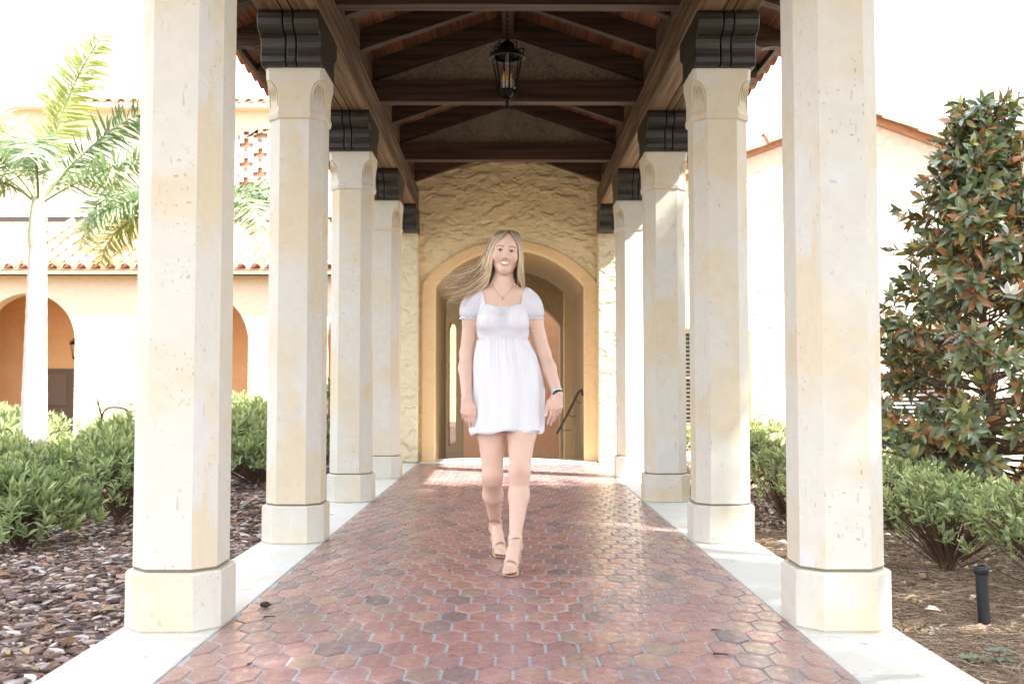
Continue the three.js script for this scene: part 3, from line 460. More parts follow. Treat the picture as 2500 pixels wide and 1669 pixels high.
// keep the face of a leaf pointing mostly upwards / outwards
function faceRoll(dir, want) { const q = new THREE.Quaternion().setFromUnitVectors(UPV, dir), z = V3(0, 0, 1).applyQuaternion(q), x = V3(1, 0, 0).applyQuaternion(q); return Math.atan2(want.dot(x), want.dot(z)); }
function placeLeaves(t, mats4, geos, mats, tones, singles, eye = V3(0, 0.9, 0)) { // the leaves nearest to the eye become parts, the rest one part
  const P = V3(), base = t.position; const list = mats4.map(m => ({ m, d: P.setFromMatrixPosition(m).add(base).distanceTo(eye) })).sort((a, b) => a.d - b.d);
  list.slice(0, singles).forEach(({ m }) => { const q = part(t, 'leaf', pick(geos), pick(mats)); q.matrix.copy(m); q.matrix.decompose(q.position, q.quaternion, q.scale); });
  const rest = list.slice(singles); if (!rest.length) return;
  const im = new THREE.InstancedMesh(geos[0], mats[0], rest.length), c = new THREE.Color();
  rest.forEach(({ m }, i) => { im.setMatrixAt(i, m); const k = pick(tones); im.setColorAt(i, c.setRGB(k[0], k[1], k[2])); });
  im.name = 'foliage'; im.userData.kind = 'stuff'; shadows(im); t.add(im);
}
const shrubLeaf = [leafGeo(0.072, 0.019), leafGeo(0.064, 0.021, { curl: 0.25 }), leafGeo(0.08, 0.018, { curl: 0.05 })];
const azaleaLeaf = [leafGeo(0.042, 0.017, { curl: 0.2 }), leafGeo(0.036, 0.016, { curl: 0.1 }), leafGeo(0.05, 0.019, { curl: 0.3 })];
const shrubMats = [[0.28, 0.36, 0.14], [0.35, 0.43, 0.175], [0.21, 0.29, 0.11], [0.43, 0.50, 0.21]].map(c => leafMat(c));
const azaleaMats = [[0.36, 0.43, 0.19], [0.28, 0.36, 0.15], [0.44, 0.50, 0.23], [0.21, 0.29, 0.11]].map(c => leafMat(c));
M.stem = std({ color: [0.13, 0.075, 0.045], roughness: 0.9 });
function shrub(name, label, category, group, x, d, R, Ht, { whorls = 200, per = 8, geos = shrubLeaf, mats = shrubMats, singles = 0, size = 1, lean = 0.75, flat = 0.6, flower = 0, low = 0.35 } = {}) {
  const t = thing(name, label, category, group, x, groundY(x, d) - 0.01, -d), stems = [], L = [], fl = [];
  const nst = 7 + Math.floor(R * 10);
  const tips = [];
  for (let i = 0; i < whorls; i++) { // dome of shoot tips
    const a = rnd() * 6.283, u = Math.sqrt(rnd()), lump = 0.82 + 0.3 * Math.sin(a * 3 + x * 7) * Math.sin(a * 2 + d * 3) + rr(-0.1, 0.12), rad = R * u * lump;
    const top = Ht * (low + (1 - low) * Math.pow(1 - Math.pow(u * 0.97, 2.2), flat)) * rr(0.86, 1.06), y = rnd() < 0.62 ? top : top * rr(0.55, 1);
    tips.push([V3(Math.cos(a) * rad, y, Math.sin(a) * rad), a, u]);
  }
  for (let i = 0; i < nst; i++) { const k = pick(tips), p = k[0], b = V3(rr(-0.04, 0.04), 0, rr(-0.04, 0.04)); stems.push(tube([b, V3(p.x * 0.25, p.y * 0.4, p.z * 0.25), V3(p.x * 0.7, p.y * 0.75, p.z * 0.7), p], 0.009 * (0.6 + R), 8, 5, 0.003)); }
  for (let i = 0; i < whorls * 0.45; i++) { const p = tips[i][0], q = V3(p.x * 0.55 + rr(-0.03, 0.03), p.y * rr(0.5, 0.68), p.z * 0.55 + rr(-0.03, 0.03)); stems.push(tube([V3(q.x * 0.35, q.y * 0.45, q.z * 0.35), q, p], 0.0032, 5, 4, 0.0018)); }
  part(t, 'stems', join(stems), M.stem);
  for (const [p, a, u] of tips) {
    const ax = V3(Math.cos(a) * u * lean + rr(-0.25, 0.25), 1, Math.sin(a) * u * lean + rr(-0.25, 0.25)).normalize(), e1 = V3(1, 0, 0).cross(ax).normalize(), e2 = ax.clone().cross(e1), ph = rnd() * 6.28;
    for (let k = 0; k < per; k++) { const b = ph + k * 2.4, el = mix(0.2, 1.15, k / per) * rr(0.8, 1.2), dir = ax.clone().multiplyScalar(Math.cos(el)).addScaledVector(e1, Math.cos(b) * Math.sin(el)).addScaledVector(e2, Math.sin(b) * Math.sin(el)).normalize();
      const pos = p.clone().addScaledVector(ax, -0.05 * size * k / per + rr(-0.01, 0.01)); L.push(leafMatrix(pos, dir, faceRoll(dir, ax) + rr(-0.5, 0.5), size * rr(0.7, 1.2))); }
    if (rnd() < flower) fl.push(leafMatrix(p.clone(), ax, rnd() * 6, rr(0.6, 1)));
  }
  placeLeaves(t, L, geos, mats, [[1, 1, 1], [1.25, 1.2, 1.1], [0.75, 0.78, 0.7], [1.5, 1.35, 1.2], [0.6, 0.65, 0.6]], singles);
  if (fl.length) { const fm = new THREE.InstancedMesh(leafGeo(0.03, 0.02, { fold: 0.8, curl: 0.6 }), std({ color: [0.35, 0.10, 0.03], roughness: 0.8, side: THREE.DoubleSide }), fl.length); fl.forEach((m, i) => fm.setMatrixAt(i, m)); fm.name = 'withered_flowers'; fm.userData.kind = 'stuff'; shadows(fm); t.add(fm); }
  return t;
}
{
  const G = 'green shrubs in the bark bed left of the walkway', S = (l, ...a) => shrub('garden_shrub', l, 'shrub', G, ...a);
  S('dark green shrub at the left edge of the picture in front of the palm trunk', -2.92, 6.0, 0.45, 0.49, { whorls: 300, per: 10, singles: 300, size: 1.12 });
  S('green shrub with bare reddish stems just left of the nearest left column', -2.72, 7.0, 0.44, 0.53, { whorls: 260, per: 9, singles: 260, low: 0.5 });
  S('green shrub behind the dark one, in front of the palm base', -3.55, 7.6, 0.52, 0.5, { whorls: 280, per: 9, singles: 100 });
  S('green shrub growing between the nearest and second left columns', -2.42, 9.6, 0.55, 0.48, { whorls: 300, per: 9, singles: 160 });
  S('shrub touching the second left column from behind', -2.35, 11.0, 0.6, 0.58, { whorls: 260, per: 9 });
  S('small shrub seen in the gap between second and third left columns', -2.3, 12.6, 0.6, 1.0, { whorls: 260, per: 9 });
  const H = 'sunlit hedge shrubs below the arcade', K = (l, ...a) => shrub('hedge_shrub', l, 'hedge', H, ...a);
  [[-3.6, 9.4, 0.7, 0.6], [-4.6, 9.0, 0.75, 0.58], [-5.4, 10.6, 0.85, 0.7], [-4.3, 11.4, 0.85, 0.7], [-3.2, 11.6, 0.8, 0.6], [-6.6, 13.0, 1.0, 0.8], [-5.0, 13.4, 1.0, 0.6], [-3.6, 14.0, 1.0, 0.7], [-7.8, 15.5, 1.1, 0.9], [-6.0, 16.2, 1.0, 0.5], [-4.4, 16.6, 1.1, 0.95], [-9.6, 18.0, 1.2, 1.0], [-8.0, 22.6, 1.3, 1.0], [-5.4, 19.8, 1.2, 1.05]].forEach((a, i) => K('pale sunlit hedge shrub ' + ['nearest to the path, left of the nearest column', 'with its top just under the palm trunk base', 'left of the palm trunk, near the picture edge', 'right behind the palm trunk', 'hidden mostly by the nearest left column', 'farther left behind the palm, below the arch', 'in the middle of the hedge, below the lantern', 'in front of the stucco pier between the arches', 'near the door, at the left picture edge', 'beneath the dark door, in front of the bench', 'in front of the second arch', 'farthest left, at the foot of the arcade', 'at the foot of the arcade below the door', 'at the foot of the arcade right of the nearest column'][i], ...a, { whorls: 330, per: 7, size: 1.5, mats: azaleaMats }));
  const A = 'azalea shrubs on the right hand bed', Z = (l, ...a) => shrub('azalea_shrub', l, 'shrub', A, ...a);
  const az = { geos: azaleaLeaf, mats: azaleaMats, flat: 0.5, low: 0.62, flower: 0.05 };
  Z('yellow green azalea shrub right of the nearest right column with bare forked stems', 2.2, 5.0, 0.42, 0.48, { ...az, whorls: 330, per: 8, singles: 260 });
  Z('azalea shrub at the right edge of the picture behind the black post', 2.42, 4.35, 0.42, 0.52, { ...az, whorls: 330, per: 8, singles: 280, size: 1.1 });
  Z('azalea shrub between the nearest and second right columns', 1.86, 6.6, 0.36, 0.54, { ...az, whorls: 280, per: 8, singles: 120 });
  Z('pale azalea shrub below the magnolia tree', 3.15, 5.9, 0.6, 0.43, { ...az, whorls: 380, per: 8 });
  Z('pale azalea shrub behind the nearest right column', 2.55, 6.6, 0.5, 0.46, { ...az, whorls: 320, per: 8 });
  Z('bright azalea shrub behind the second right column', 2.0, 8.6, 0.45, 0.55, { ...az, whorls: 300, per: 8, size: 1.2 });
  Z('bright azalea shrub close to the gabled wall', 2.6, 10.6, 0.7, 0.6, { ...az, whorls: 320, per: 8, size: 1.3 });
  Z('bright azalea shrub in front of the window behind the third right column', 1.95, 11.6, 0.35, 0.5, { ...az, whorls: 200, per: 8, size: 1.3 });
  Z('bright azalea shrub against the gabled wall left of the magnolia', 4.0, 10.8, 0.8, 0.6, { ...az, whorls: 320, per: 8, size: 1.3 });
}
// ---------------------------------------------------------------- magnolia
{
  const t = thing('magnolia_tree', 'dark glossy magnolia tree with rust backed leaves and one white flower', 'tree', null, 3.67, groundY(3.7, 7.6), -7.6);
  const H = 3.24, wood_ = [], L = [], B = [];
  wood_.push(tube([[0, -0.05, 0], [0.02, 0.8, 0.01], [-0.02, 1.7, 0], [0.0, 2.6, 0.02], [0.01, H - 0.1, 0]], 0.045, 24, 8, 0.008));
  const N = 178;
  const cluster = (p, ax, n, s = 1) => { const e1 = V3(0.3, 0.1, 1).cross(ax).normalize(), e2 = ax.clone().cross(e1), ph = rnd() * 6.28;
    for (let k = 0; k < n; k++) { const b = ph + k * 2.4, el = mix(0.35, 1.5, k / n) * rr(0.8, 1.2), dir = ax.clone().multiplyScalar(Math.cos(el)).addScaledVector(e1, Math.cos(b) * Math.sin(el)).addScaledVector(e2, Math.sin(b) * Math.sin(el)); dir.y -= 0.12; dir.normalize();
      (L).push(leafMatrix(p.clone().addScaledVector(ax, -0.10 * k / n), dir, faceRoll(dir, ax) + rr(-0.6, 0.6), s * rr(0.75, 1.2))); } };
  for (let i = 0; i < N; i++) { const h = i < 38 ? mix(0.26, 0.75, i / 38) : mix(0.6, H - 0.12, (i - 38) / (N - 38)), a = i * 2.4 + rr(-0.3, 0.3), k = h / H, prof = k < 0.25 ? mix(0.85, 1, k / 0.25) : Math.pow(1 - (k - 0.25) / 0.75, 1.0), len = (0.07 + 0.88 * prof) * rr(0.68, 1.15), up = rr(0.1, 0.45) + k * 0.5 - (k < 0.22 ? 0.35 : 0);
    const o = V3(0, h, 0), d1 = V3(Math.cos(a), up, Math.sin(a)).normalize(), tip = o.clone().addScaledVector(d1, len).add(V3(0, len * 0.08, 0)), m = o.clone().addScaledVector(d1, len * 0.5).add(V3(0, -0.03, 0));
    wood_.push(tube([o, m, tip], 0.014 * (1.2 - k), 8, 5, 0.004)); cluster(tip, d1, 11, k > 0.9 ? 0.75 : 1);
    const subs = Math.round(2 + len * 5);
    for (let s = 0; s < subs; s++) { const q = o.clone().lerp(tip, rr(0.3, 0.95)), dd = V3(d1.x + rr(-0.9, 0.9), rr(-0.2, 0.9), d1.z + rr(-0.9, 0.9)).normalize(), e = q.clone().addScaledVector(dd, rr(0.08, 0.24)); wood_.push(tube([q, q.clone().lerp(e, 0.5), e], 0.005, 3, 4, 0.003)); cluster(e, dd, 8, rr(0.85, 1.1)); } }
  cluster(V3(0.01, H - 0.08, 0), UPV.clone(), 9, 0.7);
  part(t, 'trunk', join(wood_), std({ color: [0.16, 0.095, 0.06], roughness: 0.9 }));
  const gs = [leafGeo(0.115, 0.046, { curl: 0.18, fold: 0.3 }), leafGeo(0.10, 0.042, { curl: 0.3, fold: 0.35 }), leafGeo(0.125, 0.048, { curl: 0.1, fold: 0.25 })];
  const gm = c => phys({ color: c, roughness: 0.42, transmission: 0.06, thickness: 0, clearcoat: 0.75, clearcoatRoughness: 0.22, side: THREE.DoubleSide });
  const cols = [[0.18, 0.23, 0.10], [0.15, 0.195, 0.10], [0.235, 0.285, 0.12], [0.20, 0.255, 0.15], [0.36, 0.20, 0.09], [0.36, 0.34, 0.13], [0.27, 0.14, 0.08]].map(gm);
  placeLeaves(t, L, gs, [cols[0], cols[0], cols[1], cols[1], cols[2], cols[2], cols[3], cols[4], cols[5], cols[6]], [[1, 1, 1], [0.8, 0.8, 1], [1.4, 1.3, 1.1], [1.1, 1.15, 1.6], [2.8, 0.95, 0.7], [2.3, 1.6, 1], [2.2, 0.8, 0.6], [0.7, 0.7, 0.7], [1, 1, 1.2], [1.2, 1.2, 1], [0.6, 0.65, 0.7]], 300);
  const fp = V3(-0.21, 1.66, 0.80), petals = part(t, 'white_flower', join([0, 1, 2, 3, 4, 5, 6].map(k => leafGeo(0.085, 0.055, { fold: 0.4, curl: 0.25, n: 4 }).rotateX(k < 4 ? 0.75 : 1.25).rotateY(k * 1.57 + (k < 4 ? 0.3 : 1)).rotateX(0.35).translate(fp.x, fp.y, fp.z))), phys({ color: [0.85, 0.83, 0.74], roughness: 0.6, transmission: 0.2, thickness: 0, side: THREE.DoubleSide }));
}
// ---------------------------------------------------------------- palms
function palm(label, x, d, crownY, r0, r1, fronds) {
  const gy = groundY(x, d), t = thing('palm_tree', label, 'palm tree', null, x, gy - 0.03, -d), h = crownY - gy;
  const prof = []; for (let i = 0; i <= 60; i++) { const k = i / 60, y = h * k, bulge = mix(r0, r1, Math.pow(k, 0.9)) + (k < 0.12 ? 0.03 * (1 - k / 0.12) : 0); prof.push(new THREE.Vector2(bulge + (i % 4 === 0 ? 0.003 : 0), y)); }
  part(t, 'trunk', new THREE.LatheGeometry(prof, 20).rotateZ(0), std({ color: [0.56, 0.54, 0.51], roughness: 0.85, map: clayTex }));
  part(t, 'crownshaft', new THREE.LatheGeometry([[r1 * 1.05, h - 0.02], [r1 * 1.18, h + 0.1], [r1 * 0.95, h + 0.35], [r1 * 0.55, h + 0.62]].map(q => new THREE.Vector2(...q)), 16), std({ color: [0.40, 0.43, 0.30], roughness: 0.6 }));
  const cols = [[0.34, 0.44, 0.27], [0.38, 0.48, 0.27], [0.20, 0.28, 0.15], [0.48, 0.54, 0.2]].map(c => leafMat(c));
  fronds.forEach(([az, el, len, droop, ci = 0]) => {
    const dirH = V3(Math.cos(az), 0, Math.sin(az)), o = V3(0, h + 0.42, 0), pts = [];
    for (let i = 0; i <= 6; i++) { const s = i / 6 * len, e = el - droop * (i / 6) * (i / 6); const prev = pts[i - 1] || o; pts.push(i ? prev.clone().addScaledVector(dirH, Math.cos(el - droop * Math.pow(i / 6, 1.6)) * len / 6).add(V3(0, Math.sin(el - droop * Math.pow(i / 6, 1.6)) * len / 6, 0)) : o.clone()); }
    const c = new THREE.CatmullRomCurve3(pts), fr = part(t, 'frond', join([tube(pts, 0.016, 16, 5, 0.004)]), std({ color: [0.22, 0.26, 0.12], roughness: 0.6 }));
    const list = [], lg = leafGeo(1, 0.16, { n: 4, curl: 0.22, fold: 0.2, peak: 0.35 });
    for (let i = 0; i < 124; i++) { const k = 0.2 + 0.79 * i / 124, p = c.getPointAt(k), tan = c.getTangentAt(k), side = tan.clone().cross(UPV).normalize(), nrm = side.clone().cross(tan), l = 0.36 * Math.pow(Math.sin(Math.PI * (0.14 + 0.80 * (k - 0.2) / 0.8)), 0.6) * (0.75 + 0.25 * len / 1.7);
      for (const s of [-1, 1]) { const plume = rr(-0.95, 1.0), dir = tan.clone().multiplyScalar(rr(0.35, 0.75)).addScaledVector(side, s).addScaledVector(nrm, plume).normalize(); dir.y -= 0.1; dir.normalize(); list.push(lg.clone().scale(0.5, 1, 1).applyMatrix4(leafMatrix(p, dir, faceRoll(dir, nrm) + rr(-0.4, 0.4), l * rr(0.8, 1.1)))); } }
    part(fr, 'leaflets', mergeGeometries(list), cols[ci]).userData.kind = 'stuff';
  });
}
palm('palm tree with a smooth pale trunk and feathery fronds at the left edge', -4.75, 10.0, 2.35, 0.145, 0.085, [
  [-0.12, 0.98, 2.15, 0.75, 2], [0.3, 1.38, 1.9, 0.5, 3], [-2.4, 1.15, 1.7, 1.5, 0], [2.9, 0.85, 1.7, 1.9, 0], [-2.9, 0.7, 1.6, 1.7, 1], [2.2, 1.0, 1.6, 1.8, 0], [0.1, 0.55, 1.7, 0.55, 1], [1.2, 0.9, 1.5, 1.6, 0], [3.4, 1.3, 1.7, 1.0, 3], [-1.4, 0.9, 1.6, 1.3, 1]]);
palm('palm tree mostly hidden behind the nearest left column with drooping fronds', -3.75, 12.0, 2.55, 0.13, 0.08, [
  [3.05, 0.75, 1.7, 1.9, 0], [2.5, 0.45, 1.7, 1.7, 1], [-2.7, 0.9, 1.7, 1.9, 0], [0.05, 0.8, 1.5, 2.0, 0], [0.6, 0.6, 1.4, 1.9, 1], [-0.6, 1.0, 1.5, 2.0, 2], [1.6, 0.8, 1.5, 1.7, 0], [-1.6, 1.2, 1.5, 1.3, 1], [3.3, 0.35, 1.6, 1.6, 3]]);
// ---------------------------------------------------------------- tall shade tree right of the walkway, above the picture
{
  const t = thing('shade_tree', 'tall spreading shade tree beside the walkway, its branches above the right hand bed', 'tree', null, 8.6, -0.3, -1.6), W = [], L = [];
  W.push(tube([[0, -0.2, 0], [0.1, 2, 0], [-0.3, 4, -0.2], [-0.8, 6, -0.4]], 0.32, 14, 10, 0.2));
  for (let i = 0; i < 76; i++) { const a = rnd() * 6.28, u = Math.sqrt(rnd()), tip = i >= 9 && i < 15 ? V3(-2.6 + (i % 3) * 0.9, 7.4 + (i % 3) * 1.1, 1.9 + (i > 11 ? 1.1 : 0)) : i < 9 ? V3(-2.4 + (i % 3) * 0.75, 7.7 + (i % 3) * 1.0 + rr(-0.3, 0.3), -1.0 + Math.floor(i / 3) * 0.8) : V3(-1.4 + Math.cos(a) * 3.3 * u, 7.6 + rr(-1.3, 2.6) * (1 - u * 0.5), -0.7 + Math.sin(a) * 5.6 * u); if (tip.z < -3.3) tip.z = -3.3 + rr(0, 1.2); W.push(tube([[-0.3, 4 + rr(-0.6, 1.2), -0.2], [mix(-0.3, tip.x, 0.5), mix(4.6, tip.y, 0.6), tip.z * 0.5], tip], 0.07, 8, 5, 0.02));
    for (let k = 0; k < 380; k++) { const p = tip.clone().add(V3(rr(-1, 1), rr(-0.7, 0.7), rr(-1, 1)).multiplyScalar(rr(0.2, 1.15))), dir = V3(rr(-1, 1), rr(-0.7, 0.7), rr(-1, 1)).normalize(); L.push(leafMatrix(p, dir, rnd() * 6, rr(0.8, 1.5))); } }
  part(t, 'trunk', join(W), M.stem);
  placeLeaves(t, L, [leafGeo(0.15, 0.08, { n: 2 })], [leafMat([0.07, 0.12, 0.035])], [[1, 1, 1], [0.8, 0.85, 0.8], [1.2, 1.2, 1]], 0);
}
// ---------------------------------------------------------------- bark mulch, leaf litter, pine straw
function scatter(name, label, category, geo, mat, n, tones, place) {
  const im = new THREE.InstancedMesh(geo, mat, n), c = new THREE.Color(), q = new THREE.Quaternion(), e = new THREE.Euler(), m = new THREE.Matrix4();
  for (let i = 0; i < n; i++) { const { p, r, s } = place(i); m.compose(p, q.setFromEuler(e.set(...r, 'YXZ')), s); im.setMatrixAt(i, m); const k = pick(tones), v = rr(0.75, 1.25); im.setColorAt(i, c.setRGB(k[0] * v, k[1] * v, k[2] * v)); }
  im.name = numbered(name); im.userData = { label, category, kind: 'stuff' }; scene.add(shadows(im));
}
{
  const chip = (() => { const g = new THREE.BoxGeometry(1, 0.14, 0.27, 3, 1, 1), p = g.attributes.position, h = (a, b) => H2(Math.round(a * 9), Math.round(b * 9), 3) - 0.5; for (let i = 0; i < p.count; i++) { const x = p.getX(i), z = p.getZ(i), tip = 1 - 0.75 * Math.pow(Math.abs(x) * 2, 3); p.setXYZ(i, x + 0.14 * h(x + 5, z), p.getY(i) * (0.6 + 0.6 * tip) + 0.05 * h(x, z + 4), z * tip + 0.08 * h(x + 2, z + 2)); } const q = g.toNonIndexed(); q.computeVertexNormals(); return q; })();
  const barkT = tex(128, 128, (u, v) => mul3([1, 1, 1], 0.5 + 0.7 * fbm(u, v, 3, 14, 4, 161)));
  const bm = std({ color: 0xffffff, roughness: 0.62, map: barkT });
  const tones = [[0.30, 0.205, 0.175], [0.13, 0.07, 0.05], [0.48, 0.40, 0.37], [0.045, 0.025, 0.02], [0.33, 0.20, 0.135], [0.19, 0.115, 0.09], [0.58, 0.52, 0.50], [0.075, 0.04, 0.03], [0.26, 0.16, 0.12], [0.10, 0.06, 0.05]];
  scatter('bark_mulch', 'bed of brown and grey bark chips left of the walkway', 'bark mulch', chip, bm, 44000, tones, i => {
    const near = rnd() < 0.55, d = near ? rr(2.7, 6.2) : rr(5.5, 13), x = -1.437 - (near ? rr(0, 2.3) : rr(0, 3.2)), l = rr(0.025, 0.075) * (rnd() < 0.08 ? 1.5 : 1); return { p: V3(x, groundY(x, d) + rr(0, 0.022), -d), r: [rr(-0.45, 0.45), rr(-0.8, 0.8) + (rnd() < 0.2 ? 1.5 : 0), rr(-0.3, 0.3)], s: V3(l, l * rr(0.6, 1.2), l * rr(0.6, 1.5)) }; });
  scatter('bark_mulch', 'patchy brown bark chips under the azaleas right of the walkway', 'bark mulch', chip, bm, 9000, [[0.42, 0.3, 0.21], [0.26, 0.17, 0.12], [0.5, 0.4, 0.33], [0.14, 0.09, 0.06], [0.6, 0.52, 0.46]], i => {
    const d = rr(2.9, 12), x = 1.437 + rr(0, d < 6 ? 2.6 : 4), l = rr(0.02, 0.055); return { p: V3(x, groundY(x, d) + rr(0, 0.014), -d), r: [rr(-0.4, 0.4), rr(0, 6.3), rr(-0.3, 0.3)], s: V3(l, l, l * rr(0.8, 1.8)) }; });
  const dry = leafGeo(0.06, 0.03, { curl: 0.5, fold: 0.5 }).rotateX(-Math.PI / 2);
  const dm = std({ color: 0xffffff, roughness: 0.7, side: THREE.DoubleSide });
  scatter('leaf_litter', 'dry brown fallen leaves strewn over the bark on the left', 'fallen leaves', dry, dm, 800, [[0.30, 0.17, 0.07], [0.22, 0.11, 0.04], [0.38, 0.27, 0.14]], i => { const d = rr(2.8, 9), x = -1.46 - rr(0, 2.6); return { p: V3(x, groundY(x, d) + rr(0.02, 0.035), -d), r: [rr(-0.5, 0.5), rr(0, 6.3), rr(-0.5, 0.5)], s: V3(1, 1, 1).multiplyScalar(rr(0.5, 1.3)) }; });
  scatter('leaf_litter', 'dry tan fallen leaves on the pine straw under the azaleas', 'fallen leaves', dry, dm, 7500, [[0.46, 0.32, 0.2], [0.33, 0.2, 0.12], [0.6, 0.5, 0.4], [0.45, 0.25, 0.11], [0.68, 0.6, 0.52]], i => { const d = rr(3.6, 11), x = 1.46 + rr(0, 2.8); return { p: V3(x, groundY(x, d) + rr(0.008, 0.028), -d), r: [rr(-0.5, 0.5), rr(0, 6.3), rr(-0.5, 0.5)], s: V3(1, 1, 1).multiplyScalar(rr(0.4, 1.1)) }; });
  const needle = new THREE.CylinderGeometry(0.0011, 0.0011, 1, 3, 3).rotateX(Math.PI / 2); { const p = needle.attributes.position; for (let i = 0; i < p.count; i++) p.setX(i, p.getX(i) + 0.12 * (p.getZ(i) ** 2)); needle.computeVertexNormals(); }
  scatter('pine_straw', 'brown pine straw covering the bed beside the right hand edging', 'pine straw', needle, std({ color: 0xffffff, roughness: 0.8 }), 26000, [[0.38, 0.28, 0.19], [0.26, 0.18, 0.12], [0.50, 0.39, 0.29], [0.17, 0.11, 0.07]], i => { const d = 2.7 + 3.6 * Math.pow(rnd(), 1.3), x = 1.44 + rr(0, 1.5), l = rr(0.07, 0.17); return { p: V3(x, groundY(x, d) + rr(0.004, 0.03), -d), r: [rr(-0.2, 0.2), rr(0, 6.3), 0], s: V3(rr(0.8, 1.4), rr(0.8, 1.4), l) }; });
}
// ---------------------------------------------------------------- small things
{
  const t = thing('irrigation_riser', 'short black plastic pipe standing in the pine straw, with a flared cap', 'pipe', null, 1.835, groundY(1.84, 3.86), -3.86); t.rotation.z = 0.045;
  const bl = std({ color: [0.012, 0.013, 0.015], roughness: 0.45 });
  part(t, 'pipe', new THREE.LatheGeometry([[0.0255, -0.02], [0.026, 0.0], [0.0225, 0.02], [0.0225, 0.215]].map(q => new THREE.Vector2(...q)), 24), bl);
  part(t, 'cap', new THREE.LatheGeometry([[0.0235, 0.212], [0.0285, 0.218], [0.0295, 0.235], [0.027, 0.243], [0.02, 0.245], [0.018, 0.238], [0.0005, 0.238]].map(q => new THREE.Vector2(...q)), 24), bl);
}
{ // bench
  const t = thing('garden_bench', 'wooden bench with a looped iron armrest standing in the hedge behind the nearest left column', 'bench', null, -7.6, groundY(-7.6, 20.7) , -20.7); t.rotation.y = 1.25; t.scale.setScalar(1.12);
  const iron = M.iron;
  for (const x of [-0.75, 0.75]) { part(t, 'armrest', tube([[x, 0.46, 0.30], [x, 0.58, 0.36], [x, 0.72, 0.30], [x, 0.78, 0.08], [x, 0.76, -0.14], [x, 0.66, -0.24], [x, 0.52, -0.22], [x, 0.46, -0.1], [x, 0.455, 0.15]], 0.016, 40, 7, 0.016, true), iron);
    part(t, 'leg', tube([[x, 0, 0.3], [x, 0.25, 0.24], [x, 0.46, 0.3]], 0.018, 10, 6), iron); part(t, 'leg', tube([[x, 0, -0.3], [x, 0.3, -0.22], [x, 0.52, -0.24], [x, 0.95, -0.38]], 0.018, 14, 6), iron); }
  const w = std({ color: [0.35, 0.25, 0.16], roughness: 0.7 });
  for (let k = 0; k < 5; k++) part(t, 'seat_slat', box(1.6, 0.03, 0.09, 0, 0.46, 0.24 - k * 0.105, 0.006, 'x'), w);
  for (let k = 0; k < 3; k++) part(t, 'back_slat', box(1.6, 0.09, 0.03, 0, 0.62 + k * 0.13, -0.29 - k * 0.04, 0.006, 'x'), w);
}
{ // a dark seed pod, twigs and bits of leaf on the tiles
  const pod = thing('seed_pod', 'dark brown seed pod lying on the left edge of the tiles', 'seed', null, -0.986, 0.012, -4.08);
  part(pod, 'shell', new THREE.SphereGeometry(0.022, 14, 10).scale(1, 0.55, 0.7), std({ color: [0.045, 0.022, 0.02], roughness: 0.6 })); part(pod, 'tip', new THREE.ConeGeometry(0.006, 0.014, 6).rotateZ(-1.57).translate(0.027, 0.0, 0), M.stem);
  const tw = (x, d, l, a, lab) => { const t = thing('twig', lab, 'twig', null, x, 0.004, -d); t.rotation.y = a; part(t, 'stick', tube([[-l / 2, 0, 0], [0, 0.002, 0.006], [l / 2, 0, -0.003]], 0.0032, 6, 5, 0.0018), std({ color: [0.03, 0.018, 0.014], roughness: 0.8 })); };
  tw(-0.925, 3.9, 0.045, 0.2, 'dark twig on the tiles just right of the seed pod'); tw(0.71, 3.35, 0.05, -0.2, 'thin dark twig on the tiles near the right edging, close to the camera'); tw(0.76, 3.68, 0.028, -0.3, 'short dark twig on the tiles left of the nearest right column'); tw(-0.83, 3.24, 0.02, 0.8, 'tiny twig on a tile near the left edging');
  const lf = (x, d, c, s, a, lab) => { const t = thing('fallen_leaf', lab, 'leaf', null, x, 0.006, -d); t.rotation.y = a; part(t, 'blade', leafGeo(s, s * 0.5, { fold: 0.5, curl: 0.3 }).rotateX(-1.5), std({ color: c, roughness: 0.7, side: THREE.DoubleSide })); };
  lf(-0.17, 3.34, [0.6, 0.2, 0.03], 0.026, 1.2, 'tiny orange leaf on the tiles in front of the woman'); lf(-0.27, 4.88, [0.5, 0.2, 0.07], 0.04, 0.5, 'crumpled orange leaf on the tiles left of the front foot'); lf(-0.58, 4.25, [0.3, 0.03, 0.03], 0.03, 1.5, 'small dark red leaf on the tiles to the left');
  lf(-1.22, 7.0, [0.3, 0.2, 0.1], 0.03, 2, 'small brown leaf on the left edging stone');
}
for (const [x, d, h, lab] of [[1.60, 3.27, 0.07, 'blue green seedling at the bottom right beside the edging'], [1.52, 3.3, 0.04, 'low pale green weed at the bottom right touching the edging']]) {
  const t = thing('seedling', lab, 'plant', null, x, groundY(x, d), -d), st = []; const L = [];
  for (let k = 0; k < 5; k++) { const a = k * 1.3, p = V3(Math.cos(a) * 0.025, h * rr(0.6, 1), Math.sin(a) * 0.025); st.push(tube([[0, 0, 0], [p.x * 0.3, p.y * 0.6, p.z * 0.3], p], 0.0018, 4, 4)); for (let j = 0; j < 5; j++) { const b = a + j * 1.2, dir = V3(Math.cos(b), 0.45, Math.sin(b)).normalize(); L.push(leafMatrix(p, dir, faceRoll(dir, UPV), rr(0.5, 0.8))); } }
  part(t, 'stems', join(st), M.stem); placeLeaves(t, L, azaleaLeaf, [leafMat(h > 0.05 ? [0.16, 0.24, 0.17] : [0.2, 0.26, 0.1])], [[1, 1, 1]], 25);
}
